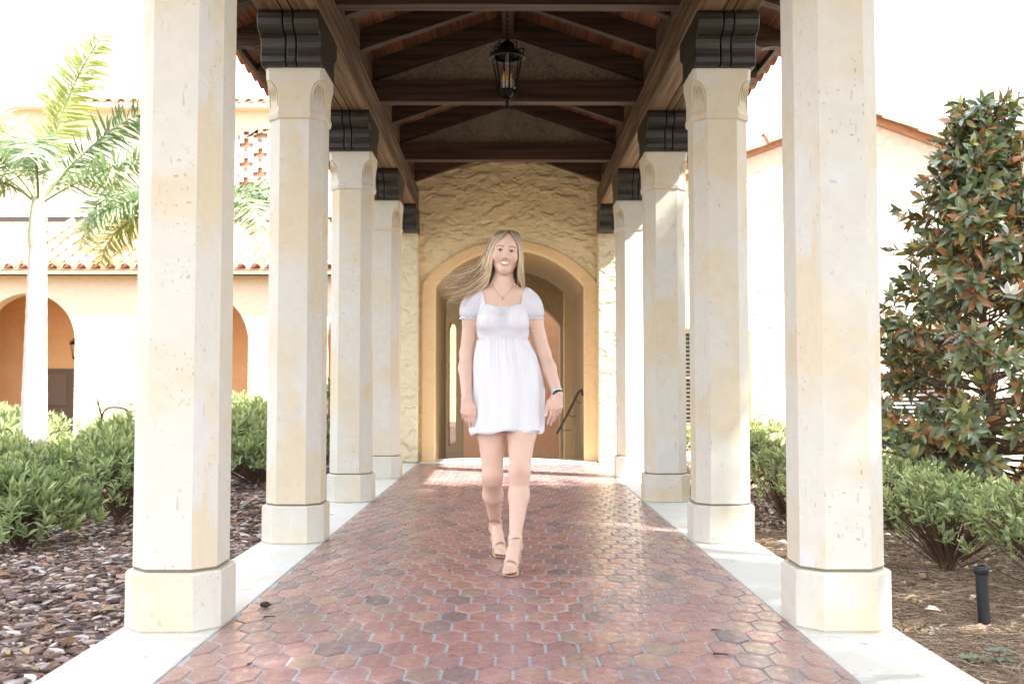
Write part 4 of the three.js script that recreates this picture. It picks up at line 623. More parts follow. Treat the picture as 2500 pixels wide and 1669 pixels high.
// ---------------------------------------------------------------- the woman
{
  const t = thing('person', 'smiling woman with long fair hair, short white dress and strappy sandals walking towards the camera', 'person', null, 0, 0, -5.15);
  // --- distance field of the body: tapered capsules and ellipsoids joined smoothly
  const prims = [], C = [-0.0105, 1.592, 0.005], RO = 0.096, cr = Math.cos(RO), sr = Math.sin(RO);
  const H = (x, y, z) => [C[0] + x * cr + y * sr, C[1] - x * sr + y * cr, C[2] + z];
  const cap = (a, b, ra, rb, k = 0.02, o = {}) => prims.push({ a, b, ra, rb, k, ...o });
  const ell = (c, r, k = 0.03, o = {}) => prims.push({ c, r, k, ...o });
  const chain = (pts, rs, k, o) => { for (let i = 0; i < pts.length - 1; i++) cap(pts[i], pts[i + 1], rs[i], rs[i + 1], k, o); };
  const T = { torso: 1 }, HD = { head: 1 };
  // torso
  ell([-0.027, 1.25, -0.012], [0.135, 0.17, 0.086], 0.02, T); ell([-0.02, 1.0, -0.005], [0.112, 0.2, 0.08], 0.08, T); ell([-0.008, 0.86, -0.012], [0.155, 0.13, 0.105], 0.06, T);
  ell([-0.09, 1.232, 0.052], [0.058, 0.056, 0.047], 0.035, T); ell([0.036, 1.232, 0.052], [0.058, 0.056, 0.047], 0.035, T);
  for (const s of [-1, 1]) { cap([-0.0275 + s * 0.03, 1.385, -0.022], [-0.0275 + s * 0.132, 1.354, -0.02], 0.045, 0.043, 0.04, T); cap([-0.0275 + s * 0.012, 1.375, 0.032], [-0.0275 + s * 0.12, 1.397, 0.008], 0.009, 0.010, 0.022, T); }
  chain([[-0.03, 1.36, -0.025], [-0.026, 1.43, -0.014], [-0.018, 1.53, -0.004]], [0.058, 0.049, 0.047], 0.035, T);
  // arms
  chain([[-0.168, 1.352, -0.02], [-0.193, 1.24, -0.034], [-0.215, 1.07, -0.05]], [0.042, 0.0425, 0.036], 0.02); chain([[-0.215, 1.07, -0.05], [-0.219, 0.99, -0.012], [-0.211, 0.835, 0.068]], [0.036, 0.0368, 0.025], 0.02);
  chain([[0.108, 1.352, -0.02], [0.139, 1.24, -0.034], [0.186, 1.07, -0.05]], [0.042, 0.0415, 0.036], 0.02); chain([[0.186, 1.07, -0.05], [0.213, 0.99, -0.012], [0.253, 0.862, 0.068]], [0.036, 0.036, 0.025], 0.02);
  // legs
  chain([[-0.08, 0.86, -0.01], [-0.083, 0.66, 0.012], [-0.079, 0.45, 0.02]], [0.095, 0.0735, 0.051], 0.02, { leg: 1 }); cap([-0.078, 0.445, 0.03], [-0.077, 0.415, 0.016], 0.037, 0.036, 0.035);
  chain([[-0.079, 0.43, 0.01], [-0.079, 0.33, -0.085], [-0.067, 0.165, -0.235]], [0.050, 0.0505, 0.028], 0.025);
  chain([[0.07, 0.86, 0.0], [0.069, 0.66, 0.065], [0.059, 0.475, 0.135]], [0.095, 0.0735, 0.051], 0.02, { leg: 1 }); cap([0.058, 0.468, 0.152], [0.056, 0.44, 0.15], 0.037, 0.036, 0.035);
  chain([[0.058, 0.455, 0.13], [0.055, 0.35, 0.135], [0.036, 0.145, 0.215]], [0.050, 0.0505, 0.0285], 0.025);
  // feet: ankle, heel, instep, ball, toes
  const foot = (an, he, ba, toe, s) => {
    const A = V3(...an), B = V3(...ba), Tt = V3(...toe), fw = Tt.clone().sub(B).setY(0).normalize(), sd = V3(fw.z, 0, -fw.x).multiplyScalar(s); // sd: towards the big toe
    cap(an, he, 0.030, 0.029, 0.02); cap(an, [mix(an[0], ba[0], 0.5), mix(an[1], ba[1], 0.42), mix(an[2], ba[2], 0.5)], 0.029, 0.027, 0.02); cap(he, ba, 0.026, 0.02, 0.03);
    cap([mix(an[0], ba[0], 0.5), mix(an[1], ba[1], 0.42), mix(an[2], ba[2], 0.5)], [B.x + sd.x * 0.018, B.y, B.z + sd.z * 0.018], 0.026, 0.019, 0.02); cap([mix(an[0], ba[0], 0.5), mix(an[1], ba[1], 0.5), mix(an[2], ba[2], 0.5)], [B.x - sd.x * 0.022, B.y - 0.004, B.z - sd.z * 0.022], 0.024, 0.016, 0.02);
    [[0.026, 1.0, 0.0115], [0.009, 1.0, 0.0085], [-0.006, 0.9, 0.008], [-0.019, 0.76, 0.0078], [-0.031, 0.58, 0.0075]].forEach(([o, l, r]) => { const b = B.clone().addScaledVector(sd, o * 0.8), e = b.clone().addScaledVector(fw, Tt.distanceTo(B) * l).addScaledVector(sd, o * 0.1); e.y = toe[1]; cap(b.toArray(), e.toArray(), r * 1.15, r, 0.0028); });
  };
  foot([0.036, 0.139, 0.22], [0.042, 0.105, 0.175], [0.014, 0.038, 0.345], [0.008, 0.021, 0.425], -1);
  foot([-0.067, 0.155, -0.245], [-0.071, 0.128, -0.295], [-0.043, 0.042, -0.155], [-0.032, 0.024, -0.085], 1);
  // hands: metacarpals, three phalanges per finger, thumb from the side of the palm
  const nails = [];
  function hand(w, down, across, back, curls, spread, thumb) { // across points to the thumb side
    const D = V3(...down).normalize(), Bk = V3(...back), X = V3(...across); X.addScaledVector(D, -X.dot(D)).normalize(); Bk.crossVectors(X, D); if (Bk.z < 0) Bk.negate();
    const W = V3(...w), at = (x, y, z) => W.clone().addScaledVector(X, x).addScaledVector(D, y).addScaledVector(Bk, z);
    const fx = [0.024, 0.0075, -0.009, -0.0235], ky = [0.076, 0.079, 0.074, 0.066], len = [[0.036, 0.023, 0.019], [0.04, 0.026, 0.02], [0.037, 0.024, 0.019], [0.029, 0.018, 0.017]], fr = [0.0088, 0.009, 0.0086, 0.0078];
    fx.forEach((x, i) => { const k = at(x, ky[i], 0.001 - 0.0015 * Math.abs(i - 1)); cap(at(x * 0.55, 0.004, 0).toArray(), k.toArray(), 0.0145, 0.0108, 0.012);
      let p = k, a = 0, sx = spread * (1.5 - i) * 0.05; curls[i].forEach((c, j) => { a += c; const d = D.clone().multiplyScalar(Math.cos(a)).addScaledVector(Bk, -Math.sin(a)).addScaledVector(X, sx).normalize(), q = p.clone().addScaledVector(d, len[i][j]); cap(p.toArray(), q.toArray(), fr[i] * (1 - 0.1 * j), fr[i] * (0.92 - 0.12 * j), j ? 0.002 : 0.005); if (j === 2) nails.push([q.clone(), d.clone(), Bk.clone().multiplyScalar(Math.cos(a)).addScaledVector(D, Math.sin(a)), X.clone(), 0.0052]); p = q; }); });
    const tb = [at(0.014, 0.016, -0.006), at(0.036, 0.046, -0.01), ...thumb.map(q => at(...q))]; chain(tb.map(q => q.toArray()), [0.015, 0.0125, 0.0105, 0.0085], 0.01);
    const d = tb[3].clone().sub(tb[2]).normalize(); nails.push([tb[3].clone(), d, Bk.clone().addScaledVector(X, 0.5).normalize(), X.clone().addScaledVector(Bk, -0.5).normalize(), 0.0068]);
  }
  hand([-0.211, 0.832, 0.07], [0.03, -1, 0.16], [1, 0.05, 0.25], [0, 0, 1], [[0.25, 0.35, 0.25], [0.35, 0.45, 0.3], [0.45, 0.55, 0.35], [0.5, 0.6, 0.4]], 0.5, [[0.038, 0.078, -0.012], [0.033, 0.102, -0.014]]);
  hand([0.253, 0.86, 0.07], [-0.08, -1, 0.12], [-1, 0.1, 0.25], [0, 0, 1], [[0.2, 0.3, 0.2], [0.3, 0.35, 0.25], [0.45, 0.5, 0.35], [0.55, 0.6, 0.45]], 0.9, [[0.047, 0.078, -0.008], [0.05, 0.108, -0.008]]);
  const nBody = prims.length;
  // head, in its own axes: origin between the eyes, z towards the face
  ell([0, 0.026, -0.004], [0.072, 0.086, 0.090], 0.03, HD); ell([0, -0.02, 0.026], [0.0605, 0.083, 0.061], 0.03, HD); ell([0, -0.094, 0.058], [0.0185, 0.0175, 0.020], 0.028, HD);
  for (const s of [-1, 1]) { cap([s * 0.044, -0.046, 0.0], [s * 0.011, -0.096, 0.05], 0.0155, 0.013, 0.03, HD); ell([s * 0.038, -0.034, 0.060], [0.024, 0.021, 0.019], 0.022, HD); cap([s * 0.012, 0.02, 0.080], [s * 0.044, 0.016, 0.064], 0.008, 0.008, 0.014, HD); }
  for (const s of [-1, 1]) prims.push({ c: [s * 0.0305, -0.002, 0.099], r: [0.019, 0.0105, 0.018], k: 0.012, sub: 1, head: 1 });
  cap([0, 0.008, 0.082], [0, -0.032, 0.099], 0.0062, 0.0072, 0.012, HD); ell([0, -0.0365, 0.099], [0.0098, 0.0085, 0.0100], 0.007, HD);
  for (const s of [-1, 1]) { ell([s * 0.0102, -0.0395, 0.091], [0.0062, 0.0058, 0.0075], 0.006, HD); cap([s * 0.0165, 0.001, 0.0800], [s * 0.0305, 0.0058, 0.0845], 0.0022, 0.003, 0.003, HD); cap([s * 0.0305, 0.0058, 0.0845], [s * 0.0435, 0.0005, 0.0745], 0.003, 0.002, 0.003, HD); cap([s * 0.018, -0.006, 0.0795], [s * 0.042, -0.006, 0.0755], 0.0025, 0.002, 0.004, HD); }
  for (const s of [-1, 1]) { chain([[0, -0.0560, 0.0905], [s * 0.016, -0.0553, 0.0865], [s * 0.030, -0.0505, 0.0745]], [0.0026, 0.0023, 0.0013], 0.004, HD); chain([[0, -0.0745, 0.0885], [s * 0.015, -0.0712, 0.0850], [s * 0.029, -0.0535, 0.0745]], [0.0044, 0.0038, 0.0016], 0.004, HD); }
  for (const s of [-1, 0, 1]) prims.push({ c: [s * 0.0125, -0.0645 + 0.0035 * Math.abs(s), 0.091 - 0.0045 * Math.abs(s)], r: [0.0135, 0.0066 - 0.0016 * Math.abs(s), 0.011], k: 0.002, sub: 1, head: 1 });
  for (const q of prims) { // bounds, for skipping
    const lo = [], hi = []; for (let i = 0; i < 3; i++) { if (q.c) { lo[i] = q.c[i] - q.r[i]; hi[i] = q.c[i] + q.r[i]; } else { const m = Math.max(q.ra, q.rb); lo[i] = Math.min(q.a[i], q.b[i]) - m; hi[i] = Math.max(q.a[i], q.b[i]) + m; } }
    if (q.head) { const c = H((lo[0] + hi[0]) / 2, (lo[1] + hi[1]) / 2, (lo[2] + hi[2]) / 2), h = lo.map((l, i) => (hi[i] - l) / 2 * 1.15); q.lo = c.map((v, i) => v - h[i]); q.hi = c.map((v, i) => v + h[i]); } else { q.lo = lo; q.hi = hi; }
  }
  function field(list) { return (x, y, z) => { let d = 1e3; const u = x - C[0], v = y - C[1], hx = u * cr - v * sr, hy = u * sr + v * cr, hz = z - C[2];
    for (const q of list) { const px = q.head ? hx : x, py = q.head ? hy : y, pz = q.head ? hz : z; let e;
      if (q.c) { const ax = (px - q.c[0]) / q.r[0], ay = (py - q.c[1]) / q.r[1], az = (pz - q.c[2]) / q.r[2], k0 = Math.sqrt(ax * ax + ay * ay + az * az), bx = ax / q.r[0], by = ay / q.r[1], bz = az / q.r[2], k1 = Math.sqrt(bx * bx + by * by + bz * bz); e = k1 < 1e-9 ? -Math.min(...q.r) : k0 * (k0 - 1) / k1; }
      else { const bx = q.b[0] - q.a[0], by = q.b[1] - q.a[1], bz = q.b[2] - q.a[2], wx = px - q.a[0], wy = py - q.a[1], wz = pz - q.a[2]; let h = (wx * bx + wy * by + wz * bz) / (bx * bx + by * by + bz * bz); h = h < 0 ? 0 : h > 1 ? 1 : h; e = Math.hypot(wx - bx * h, wy - by * h, wz - bz * h) - (q.ra + (q.rb - q.ra) * h); }
      const k = q.k; if (q.sub) { e = -e; if (e > d - k) { const h = clamp(0.5 + 0.5 * (e - d) / k); d = mix(d, e, h) + k * h * (1 - h); } } else if (e < d + k) { const h = clamp(0.5 + 0.5 * (d - e) / k); d = mix(d, e, h) - k * h * (1 - h); } }
    return d; }; }
  const inBox = (q, lo, hi, m) => q.lo.every((v, i) => v < hi[i] + m && q.hi[i] > lo[i] - m);
  function nets(lo, hi, cell, keep, color) { // surface nets
    const f = field(prims.filter(q => inBox(q, lo, hi, 0.06))), n = lo.map((l, i) => Math.ceil((hi[i] - l) / cell) + 1), [nx, ny, nz] = n, val = new Float32Array(nx * ny * nz).fill(1), B = 4, I = (i, j, k) => (k * ny + j) * nx + i;
    for (let k = 0; k < nz; k += B) for (let j = 0; j < ny; j += B) for (let i = 0; i < nx; i += B) { const d = f(lo[0] + (i + 1.5) * cell, lo[1] + (j + 1.5) * cell, lo[2] + (k + 1.5) * cell), far = Math.abs(d) > cell * 6.5;
      for (let c = k; c < Math.min(nz, k + B); c++) for (let b = j; b < Math.min(ny, j + B); b++) for (let a = i; a < Math.min(nx, i + B); a++) val[I(a, b, c)] = far ? d : f(lo[0] + a * cell, lo[1] + b * cell, lo[2] + c * cell); }
    const vid = new Int32Array(nx * ny * nz).fill(-1), pos = [], nor = [], col = [], idx = [], e = cell * 0.3;
    for (let k = 0; k < nz - 1; k++) for (let j = 0; j < ny - 1; j++) for (let i = 0; i < nx - 1; i++) {
      let m = 0, cx = 0, cy = 0, cz = 0, c = 0; const g = []; for (let q = 0; q < 8; q++) { const v = val[I(i + (q & 1), j + (q >> 1 & 1), k + (q >> 2))]; g.push(v); if (v < 0) m |= 1 << q; }
      if (m === 0 || m === 255) continue;
      for (const [a, b] of [[0, 1], [2, 3], [4, 5], [6, 7], [0, 2], [1, 3], [4, 6], [5, 7], [0, 4], [1, 5], [2, 6], [3, 7]]) if ((g[a] < 0) !== (g[b] < 0)) { const s = g[a] / (g[a] - g[b]); cx += mix(a & 1, b & 1, s); cy += mix(a >> 1 & 1, b >> 1 & 1, s); cz += mix(a >> 2, b >> 2, s); c++; }
      let x = lo[0] + (i + cx / c) * cell, y = lo[1] + (j + cy / c) * cell, z = lo[2] + (k + cz / c) * cell;
      let gx, gy, gz; for (let it = 0; it < 2; it++) { gx = f(x + e, y, z) - f(x - e, y, z); gy = f(x, y + e, z) - f(x, y - e, z); gz = f(x, y, z + e) - f(x, y, z - e); const l = Math.hypot(gx, gy, gz) || 1; gx /= l; gy /= l; gz /= l; const d = clamp(f(x, y, z) * 0.9, -cell * 0.7, cell * 0.7); if (it < 1) { x -= gx * d; y -= gy * d; z -= gz * d; } }
      const kp = keep(x, y, z); vid[I(i, j, k)] = kp ? pos.length / 3 : -2; if (kp) { const sk = kp === true ? 0 : kp; x -= gx * sk; y -= gy * sk; z -= gz * sk; pos.push(x, y, z); nor.push(gx, gy, gz); col.push(...color(x, y, z)); }
    }
    const quad = (a, b, c, d, flip) => { if (a < 0 || b < 0 || c < 0 || d < 0) return; flip ? idx.push(a, c, b, a, d, c) : idx.push(a, b, c, a, c, d); };
    for (let k = 1; k < nz - 1; k++) for (let j = 1; j < ny - 1; j++) for (let i = 1; i < nx - 1; i++) { const s = val[I(i, j, k)] < 0;
      if (s !== val[I(i + 1, j, k)] < 0) quad(vid[I(i, j - 1, k - 1)], vid[I(i, j, k - 1)], vid[I(i, j, k)], vid[I(i, j - 1, k)], !s);
      if (s !== val[I(i, j + 1, k)] < 0) quad(vid[I(i - 1, j, k - 1)], vid[I(i - 1, j, k)], vid[I(i, j, k)], vid[I(i, j, k - 1)], !s);
      if (s !== val[I(i, j, k + 1)] < 0) quad(vid[I(i - 1, j - 1, k)], vid[I(i, j - 1, k)], vid[I(i, j, k)], vid[I(i - 1, j, k)], !s); }
    const G = new THREE.BufferGeometry(); G.setAttribute('position', new THREE.Float32BufferAttribute(pos, 3)); G.setAttribute('normal', new THREE.Float32BufferAttribute(nor, 3)); G.setAttribute('color', new THREE.Float32BufferAttribute(col, 3)); G.setIndex(idx); return G;
  }
  // --- skin colour: lips, brows, lashes, a flush on cheeks, knees and knuckles
  const segd = (p, a, b) => { const bx = b[0] - a[0], by = b[1] - a[1], h = clamp(((p[0] - a[0]) * bx + (p[1] - a[1]) * by) / (bx * bx + by * by)); return Math.hypot(p[0] - a[0] - bx * h, p[1] - a[1] - by * h); };
  const skin = [0.73, 0.50, 0.395];
  function tint(x, y, z) {
    let c = skin.slice(); const m = 0.96 + 0.08 * (fbm(x * 3 + 5, y * 3 + z * 2, 9, 9, 3, 201) - 0.3); c = mul3(c, m);
    const flush = (p, r, k) => { const d = Math.hypot(x - p[0], y - p[1], z - p[2]); const f = k * Math.exp(-d * d / (r * r)); c = lerp3(c, [0.60, 0.25, 0.20], f); };
    flush([0.058, 0.468, 0.195], 0.034, 0.4); flush([-0.078, 0.43, 0.078], 0.03, 0.2);
    flush([-0.2, 0.75, 0.11], 0.04, 0.25); flush([0.235, 0.75, 0.11], 0.05, 0.3); flush([0.01, 0.03, 0.42], 0.04, 0.25);
    if (y > 1.44) { const u = x - C[0], v = y - C[1], p = [u * cr - v * sr, u * sr + v * cr], hz = z - C[2];
      if (hz > 0.03) { const ax = Math.abs(p[0]), q = [ax, p[1]];
        c = lerp3(c, [0.62, 0.27, 0.22], 0.24 * Math.exp(-((ax - 0.04) ** 2 + (p[1] + 0.036) ** 2) / 0.0005)); c = lerp3(c, [0.62, 0.30, 0.25], 0.10 * Math.exp(-(ax ** 2 + (p[1] + 0.034) ** 2) / 0.0001));
        const br = Math.min(segd(q, [0.0135, 0.0185], [0.034, 0.0235]), segd(q, [0.034, 0.0235], [0.05, 0.0165])); c = lerp3(c, [0.15, 0.085, 0.05], 0.85 * (1 - sstep(0.0014, 0.0040, br)));
        const la = Math.min(segd(q, [0.0165, 0.0005], [0.0305, 0.0050]), segd(q, [0.0305, 0.0050], [0.0455, 0.0005])); if (hz > 0.06) c = lerp3(c, [0.035, 0.022, 0.016], 0.9 * (1 - sstep(0.0012, 0.0032, la)));
        const lb = segd(q, [0.02, -0.0075], [0.042, -0.0065]); if (hz > 0.06) c = lerp3(c, [0.2, 0.11, 0.08], 0.4 * (1 - sstep(0.001, 0.0025, lb)));
        const up = Math.min(segd(q, [0, -0.0560], [0.016, -0.0553]), segd(q, [0.016, -0.0553], [0.026, -0.0520])), lo = Math.min(segd(q, [0, -0.0745], [0.015, -0.0712]), segd(q, [0.015, -0.0712], [0.025, -0.0580]));
        if (hz > 0.06) c = lerp3(c, [0.56, 0.215, 0.185], 0.72 * (1 - sstep(0.002, 0.0042, Math.min(up * 1.35, lo)))); } }
    return c;
  }
  const hb = [[-0.11, 1.44, -0.13], [0.11, 1.76, 0.14]], hl = [[-0.285, 0.64, 0.0], [-0.12, 0.85, 0.19]], hr = [[0.15, 0.65, 0.0], [0.33, 0.875, 0.19]], f1 = [[-0.03, -0.01, 0.12], [0.09, 0.165, 0.47]], f2 = [[-0.13, -0.01, -0.36], [0.02, 0.185, -0.03]];
  const boxes = [hb, hl, hr, f1, f2], depth = ([lo, hi], x, y, z) => Math.min(x - lo[0], hi[0] - x, y - lo[1], hi[1] - y, z - lo[2], hi[2] - z), bodyKeep = (x, y, z) => { let s = 0; for (const b of boxes) { const d = depth(b, x, y, z); if (d > 0.014) return false; if (d > 0.001) s = Math.max(s, 0.0016 * (d - 0.001) / 0.008); } return s || true; };
  const geos = [nets([-0.32, -0.02, -0.36], [0.33, 1.5, 0.32], 0.008, bodyKeep, tint), ...boxes.map((b, i) => nets(b[0], b[1], i === 0 ? 0.0022 : 0.0026, () => true, tint))];
  const skinMat = phys({ color: 0xffffff, vertexColors: true, roughness: 0.5, sheen: 0.25, sheenRoughness: 0.5, sheenColor: new THREE.Color(1, 0.75, 0.65) });
  part(t, 'body', mergeGeometries(geos), skinMat);
  const F = field(prims.filter(q => q.torso)), FL = field(prims.filter(q => q.torso || q.leg)), FALL = field(prims.slice(0, nBody));
  // --- face details
  const toW = (x, y, z) => V3(...H(x, y, z));
  for (const s of [-1, 1]) { const e = part(t, 'eye', new THREE.SphereGeometry(0.0118, 18, 14).translate(...H(s * 0.0305, -0.0005, 0.0725)), std({ color: [0.72, 0.69, 0.67], roughness: 0.15 }));
    part(e, 'iris', new THREE.SphereGeometry(0.0068, 14, 10).scale(1, 1, 0.45).translate(...H(s * 0.0302, -0.0005, 0.0825)), std({ color: [0.045, 0.035, 0.024], roughness: 0.08 })); }
  { const g = new THREE.CylinderGeometry(0.034, 0.034, 0.0128, 24, 1, true, -0.82, 1.64), p = g.attributes.position; for (let i = 0; i < p.count; i++) { const x = p.getX(i); p.setXYZ(i, x, p.getY(i) * (1 - 0.5 * Math.min(1, (x / 0.025) ** 2)) - 0.0640 + 7 * x * x, p.getZ(i) + 0.0505); } g.computeVertexNormals(); g.applyMatrix4(new THREE.Matrix4().makeRotationZ(-RO)).translate(...C); part(t, 'teeth', g, std({ color: [0.82, 0.79, 0.74], roughness: 0.25, side: THREE.DoubleSide })); }
  { const nm = std({ color: [0.62, 0.68, 0.74], roughness: 0.2 }); nails.forEach(([q, d, n, x, r]) => { const g = new THREE.SphereGeometry(1, 10, 8).scale(r, r * 1.9, 0.0022), m = new THREE.Matrix4().makeBasis(x.clone().sub(d.clone().multiplyScalar(x.dot(d))).normalize(), d, x.clone().cross(d).normalize()); part(t, 'finger_nail', g.applyMatrix4(m).translate(q.x + d.x * 0.004 + n.x * 0.0055, q.y + d.y * 0.004 + n.y * 0.0055, q.z + d.z * 0.004 + n.z * 0.0055), nm); }); }
  // --- hair: many tapered strands between an inner and an outer guide
  {
    const cols = [[0.34, 0.225, 0.125], [0.48, 0.34, 0.20], [0.60, 0.45, 0.29], [0.22, 0.14, 0.08], [0.70, 0.56, 0.38]], list = [];
    const strand = (pts, r, c) => { const seg = 18, g = tube(pts, s => r * Math.min(1, 0.5 + s * 4) * (s < 0.6 ? 1 : 1 - 0.85 * (s - 0.6) / 0.4), seg, 4), n = g.attributes.position.count, a = new Float32Array(n * 3); for (let i = 0; i < n; i++) { const s = Math.floor(i / 5) / seg, k = lerp3(mul3(c, mix(0.36, 1.12, sstep(0.02, 0.55, s))), [0.62, 0.48, 0.31], 0.25 * s); a[i * 3] = k[0]; a[i * 3 + 1] = k[1]; a[i * 3 + 2] = k[2]; } g.setAttribute('color', new THREE.BufferAttribute(a, 3)); g.deleteAttribute('uv'); list.push(g); };
    const LI = [[0.004, 1.702, 0.060], [-0.020, 1.670, 0.080], [-0.060, 1.612, 0.062], [-0.081, 1.540, 0.046], [-0.090, 1.478, 0.040], [-0.112, 1.430, 0.035], [-0.165, 1.388, 0.03], [-0.245, 1.352, 0.04], [-0.30, 1.338, 0.05]];
    const LO = [[0.006, 1.714, -0.02], [-0.052, 1.699, -0.03], [-0.100, 1.645, -0.02], [-0.124, 1.597, -0.02], [-0.150, 1.553, -0.02], [-0.195, 1.516, -0.01], [-0.252, 1.492, 0.0], [-0.315, 1.476, 0.01], [-0.365, 1.474, 0.01]];
    const RI = [[0.010, 1.702, 0.060], [0.022, 1.672, 0.078], [0.054, 1.622, 0.064], [0.058, 1.555, 0.058], [0.052, 1.50, 0.054], [0.056, 1.46, 0.046], [0.074, 1.425, 0.04]];
    const RO_ = [[0.012, 1.714, -0.02], [0.046, 1.699, -0.03], [0.070, 1.648, -0.02], [0.077, 1.58, -0.01], [0.081, 1.51, 0.0], [0.085, 1.46, 0.01], [0.090, 1.405, 0.02]];
    const go = (I, O, n, bulge, bulge2, NL = 9) => { for (let i = 0; i < n; i++) { const lock = Math.floor(rnd() * NL), u = (lock + 0.5 + rr(-0.62, 0.62)) / NL, uc = (lock + 0.5) / NL, tone = cols[Math.floor(H2(lock, Math.floor(u * 34), 5) * 4.99)], layer = rr(-0.012, 0.008), end = I.length - (bulge2 ? pick([0, 1, 2, 2, 3, 3, 4]) : rnd() < 0.35 ? 1 : 0), ju = rr(-0.26, 0.26), jy = rr(-0.03, 0.03), pts = [];
      for (let k = 0; k < end; k++) { const s = k / (I.length - 1), uu = clamp(mix(u + ju * 0.5 * s * s, uc + (u - uc) * 0.25 + ju * 0.16, sstep(0.5, 1, s) * (bulge2 ? 0.85 : 0.3)), -0.05, 1.06), a = I[k], b = O[k], arch = bulge * Math.sin(Math.PI * clamp(uu)) * (k > 0 ? 1 : 0.3) * Math.sin(Math.PI * clamp(s * 1.25 + 0.1)); pts.push(V3(mix(a[0], b[0], uu) + Math.sign(b[0] - 0.002) * arch * 0.5 + rr(-0.002, 0.002), mix(a[1], b[1], uu) + jy * s * s + (k < 2 ? arch * 0.25 : 0), mix(a[2], b[2], uu) + layer * (k ? 1 : 0) + (k < 3 ? arch * 0.3 : 0) + rr(-0.003, 0.003))); }
      strand(pts, rr(0.0018, 0.0036), rnd() < 0.75 ? tone : pick(cols)); } };
    go(LI, LO, 380, 0.012, 1); go(RI, RO_, 170, 0.012);
    for (let i = 0; i < 60; i++) { const u = rnd(), pts = LI.map((a, k) => { const b = LO[k], s = k / 8; return V3(mix(a[0], b[0], u) + (k > 4 ? rr(-0.03, 0.015) * s : 0), mix(a[1], b[1], u) + rr(-0.07, 0.04) * s * s, mix(a[2], b[2], u) + rr(-0.02, 0.03) * s); }); strand(pts, rr(0.0009, 0.0016), pick(cols)); }
    for (let i = 0; i < 260; i++) { const a = rr(-0.15, Math.PI + 0.15), x = Math.cos(a), zz = -Math.sin(a), k = rr(0.85, 1), top = [C[0] + 0.012 + x * 0.02, 1.710, -0.01 + zz * 0.03]; const pts = [V3(...top), V3(C[0] + 0.006 + x * 0.06, 1.69, C[2] - 0.005 + zz * 0.075), V3(C[0] + x * 0.081 * k, 1.62, C[2] - 0.006 + zz * 0.1 * k), V3(C[0] - 0.005 + x * 0.078 * k, 1.54, C[2] - 0.012 + zz * 0.095 * k), V3(C[0] - 0.012 + x * 0.074, 1.46, -0.02 + zz * 0.07), V3(C[0] - 0.02 + x * 0.085, rr(1.38, 1.42), -0.035 + zz * 0.06)]; strand(pts, rr(0.003, 0.0048), mul3(pick(cols), 0.8)); }
    const cg = new THREE.SphereGeometry(1, 40, 30).scale(0.0755, 0.089, 0.094), cp = cg.attributes.position, ci = cg.index.array, keep = []; const ok = i => { const y = cp.getY(i), z = cp.getZ(i), x = cp.getX(i); return z < 0.02 + 0.075 * sstep(0.045, 0.085, y) && y > -0.075; };
    for (let i = 0; i < ci.length; i += 3) if (ok(ci[i]) && ok(ci[i + 1]) && ok(ci[i + 2])) keep.push(ci[i], ci[i + 1], ci[i + 2]); cg.setIndex(keep); cg.applyMatrix4(new THREE.Matrix4().makeRotationZ(-RO)).translate(C[0], C[1] + 0.027, C[2] - 0.005); const ca = new Float32Array(cp.count * 3); for (let i = 0; i < cp.count; i++) { ca[i * 3] = 0.17; ca[i * 3 + 1] = 0.105; ca[i * 3 + 2] = 0.06; } cg.setAttribute('color', new THREE.BufferAttribute(ca, 3)); cg.deleteAttribute('uv'); list.push(cg);
    part(t, 'hair', mergeGeometries(list.map(g => g.index ? g.toNonIndexed() : g)), phys({ vertexColors: true, color: 0xffffff, roughness: 0.42, side: THREE.DoubleSide, sheen: 0.4, sheenRoughness: 0.4, sheenColor: new THREE.Color(1, 0.9, 0.75) }));
  }
  // --- dress
  const weave = tex(256, 256, (u, v) => 0.5 + 0.5 * (fbm(u, v, 60, 12, 3, 211) - 0.5) + 0.25 * Math.sin(u * 6.283 * 40), { data: true, rx: 0.12, ry: 0.12 });
  const cloth = phys({ color: [0.80, 0.80, 0.85], roughness: 0.85, bumpMap: weave, bumpScale: 0.0012, side: THREE.DoubleSide, sheen: 0.3, sheenRoughness: 0.7, sheenColor: new THREE.Color(1, 1, 1) });
  const wrap = (nu, nv, f, a0 = 0, a1 = 2 * Math.PI) => { const p = [], uv = [], id = []; for (let j = 0; j <= nv; j++) for (let i = 0; i <= nu; i++) { const a = mix(a0, a1, i / nu), q = f(a, j / nv, i / nu); p.push(...q); uv.push(a * 0.16, j / nv * 0.4); } for (let j = 0; j < nv; j++) for (let i = 0; i < nu; i++) { const a = j * (nu + 1) + i; id.push(a, a + nu + 1, a + 1, a + 1, a + nu + 1, a + nu + 2); } const g = new THREE.BufferGeometry(); g.setAttribute('position', new THREE.Float32BufferAttribute(p, 3)); g.setAttribute('uv', new THREE.Float32BufferAttribute(uv, 2)); g.setIndex(id); g.computeVertexNormals(); return g; };
  // radius of the torso along a horizontal ray (angle 0 = towards the camera, + to picture right)
  const reach = (cx, y, cz, a, F_ = F) => { const dx = Math.sin(a), dz = Math.cos(a); let r = 0.27; for (let i = 0; i < 40; i++) { const d = F_(cx + dx * r, y, cz + dz * r); r -= d * 0.8; if (r < 0.02) return 0.02; if (Math.abs(d) < 2e-4) break; } return r; };
  const lump = (a, y, s) => fbm(a / 6.283 + 1, y * 0.5 + 2, 34, 10, 3, s) - 0.5;
  const cxb = -0.0245, czb = -0.015;
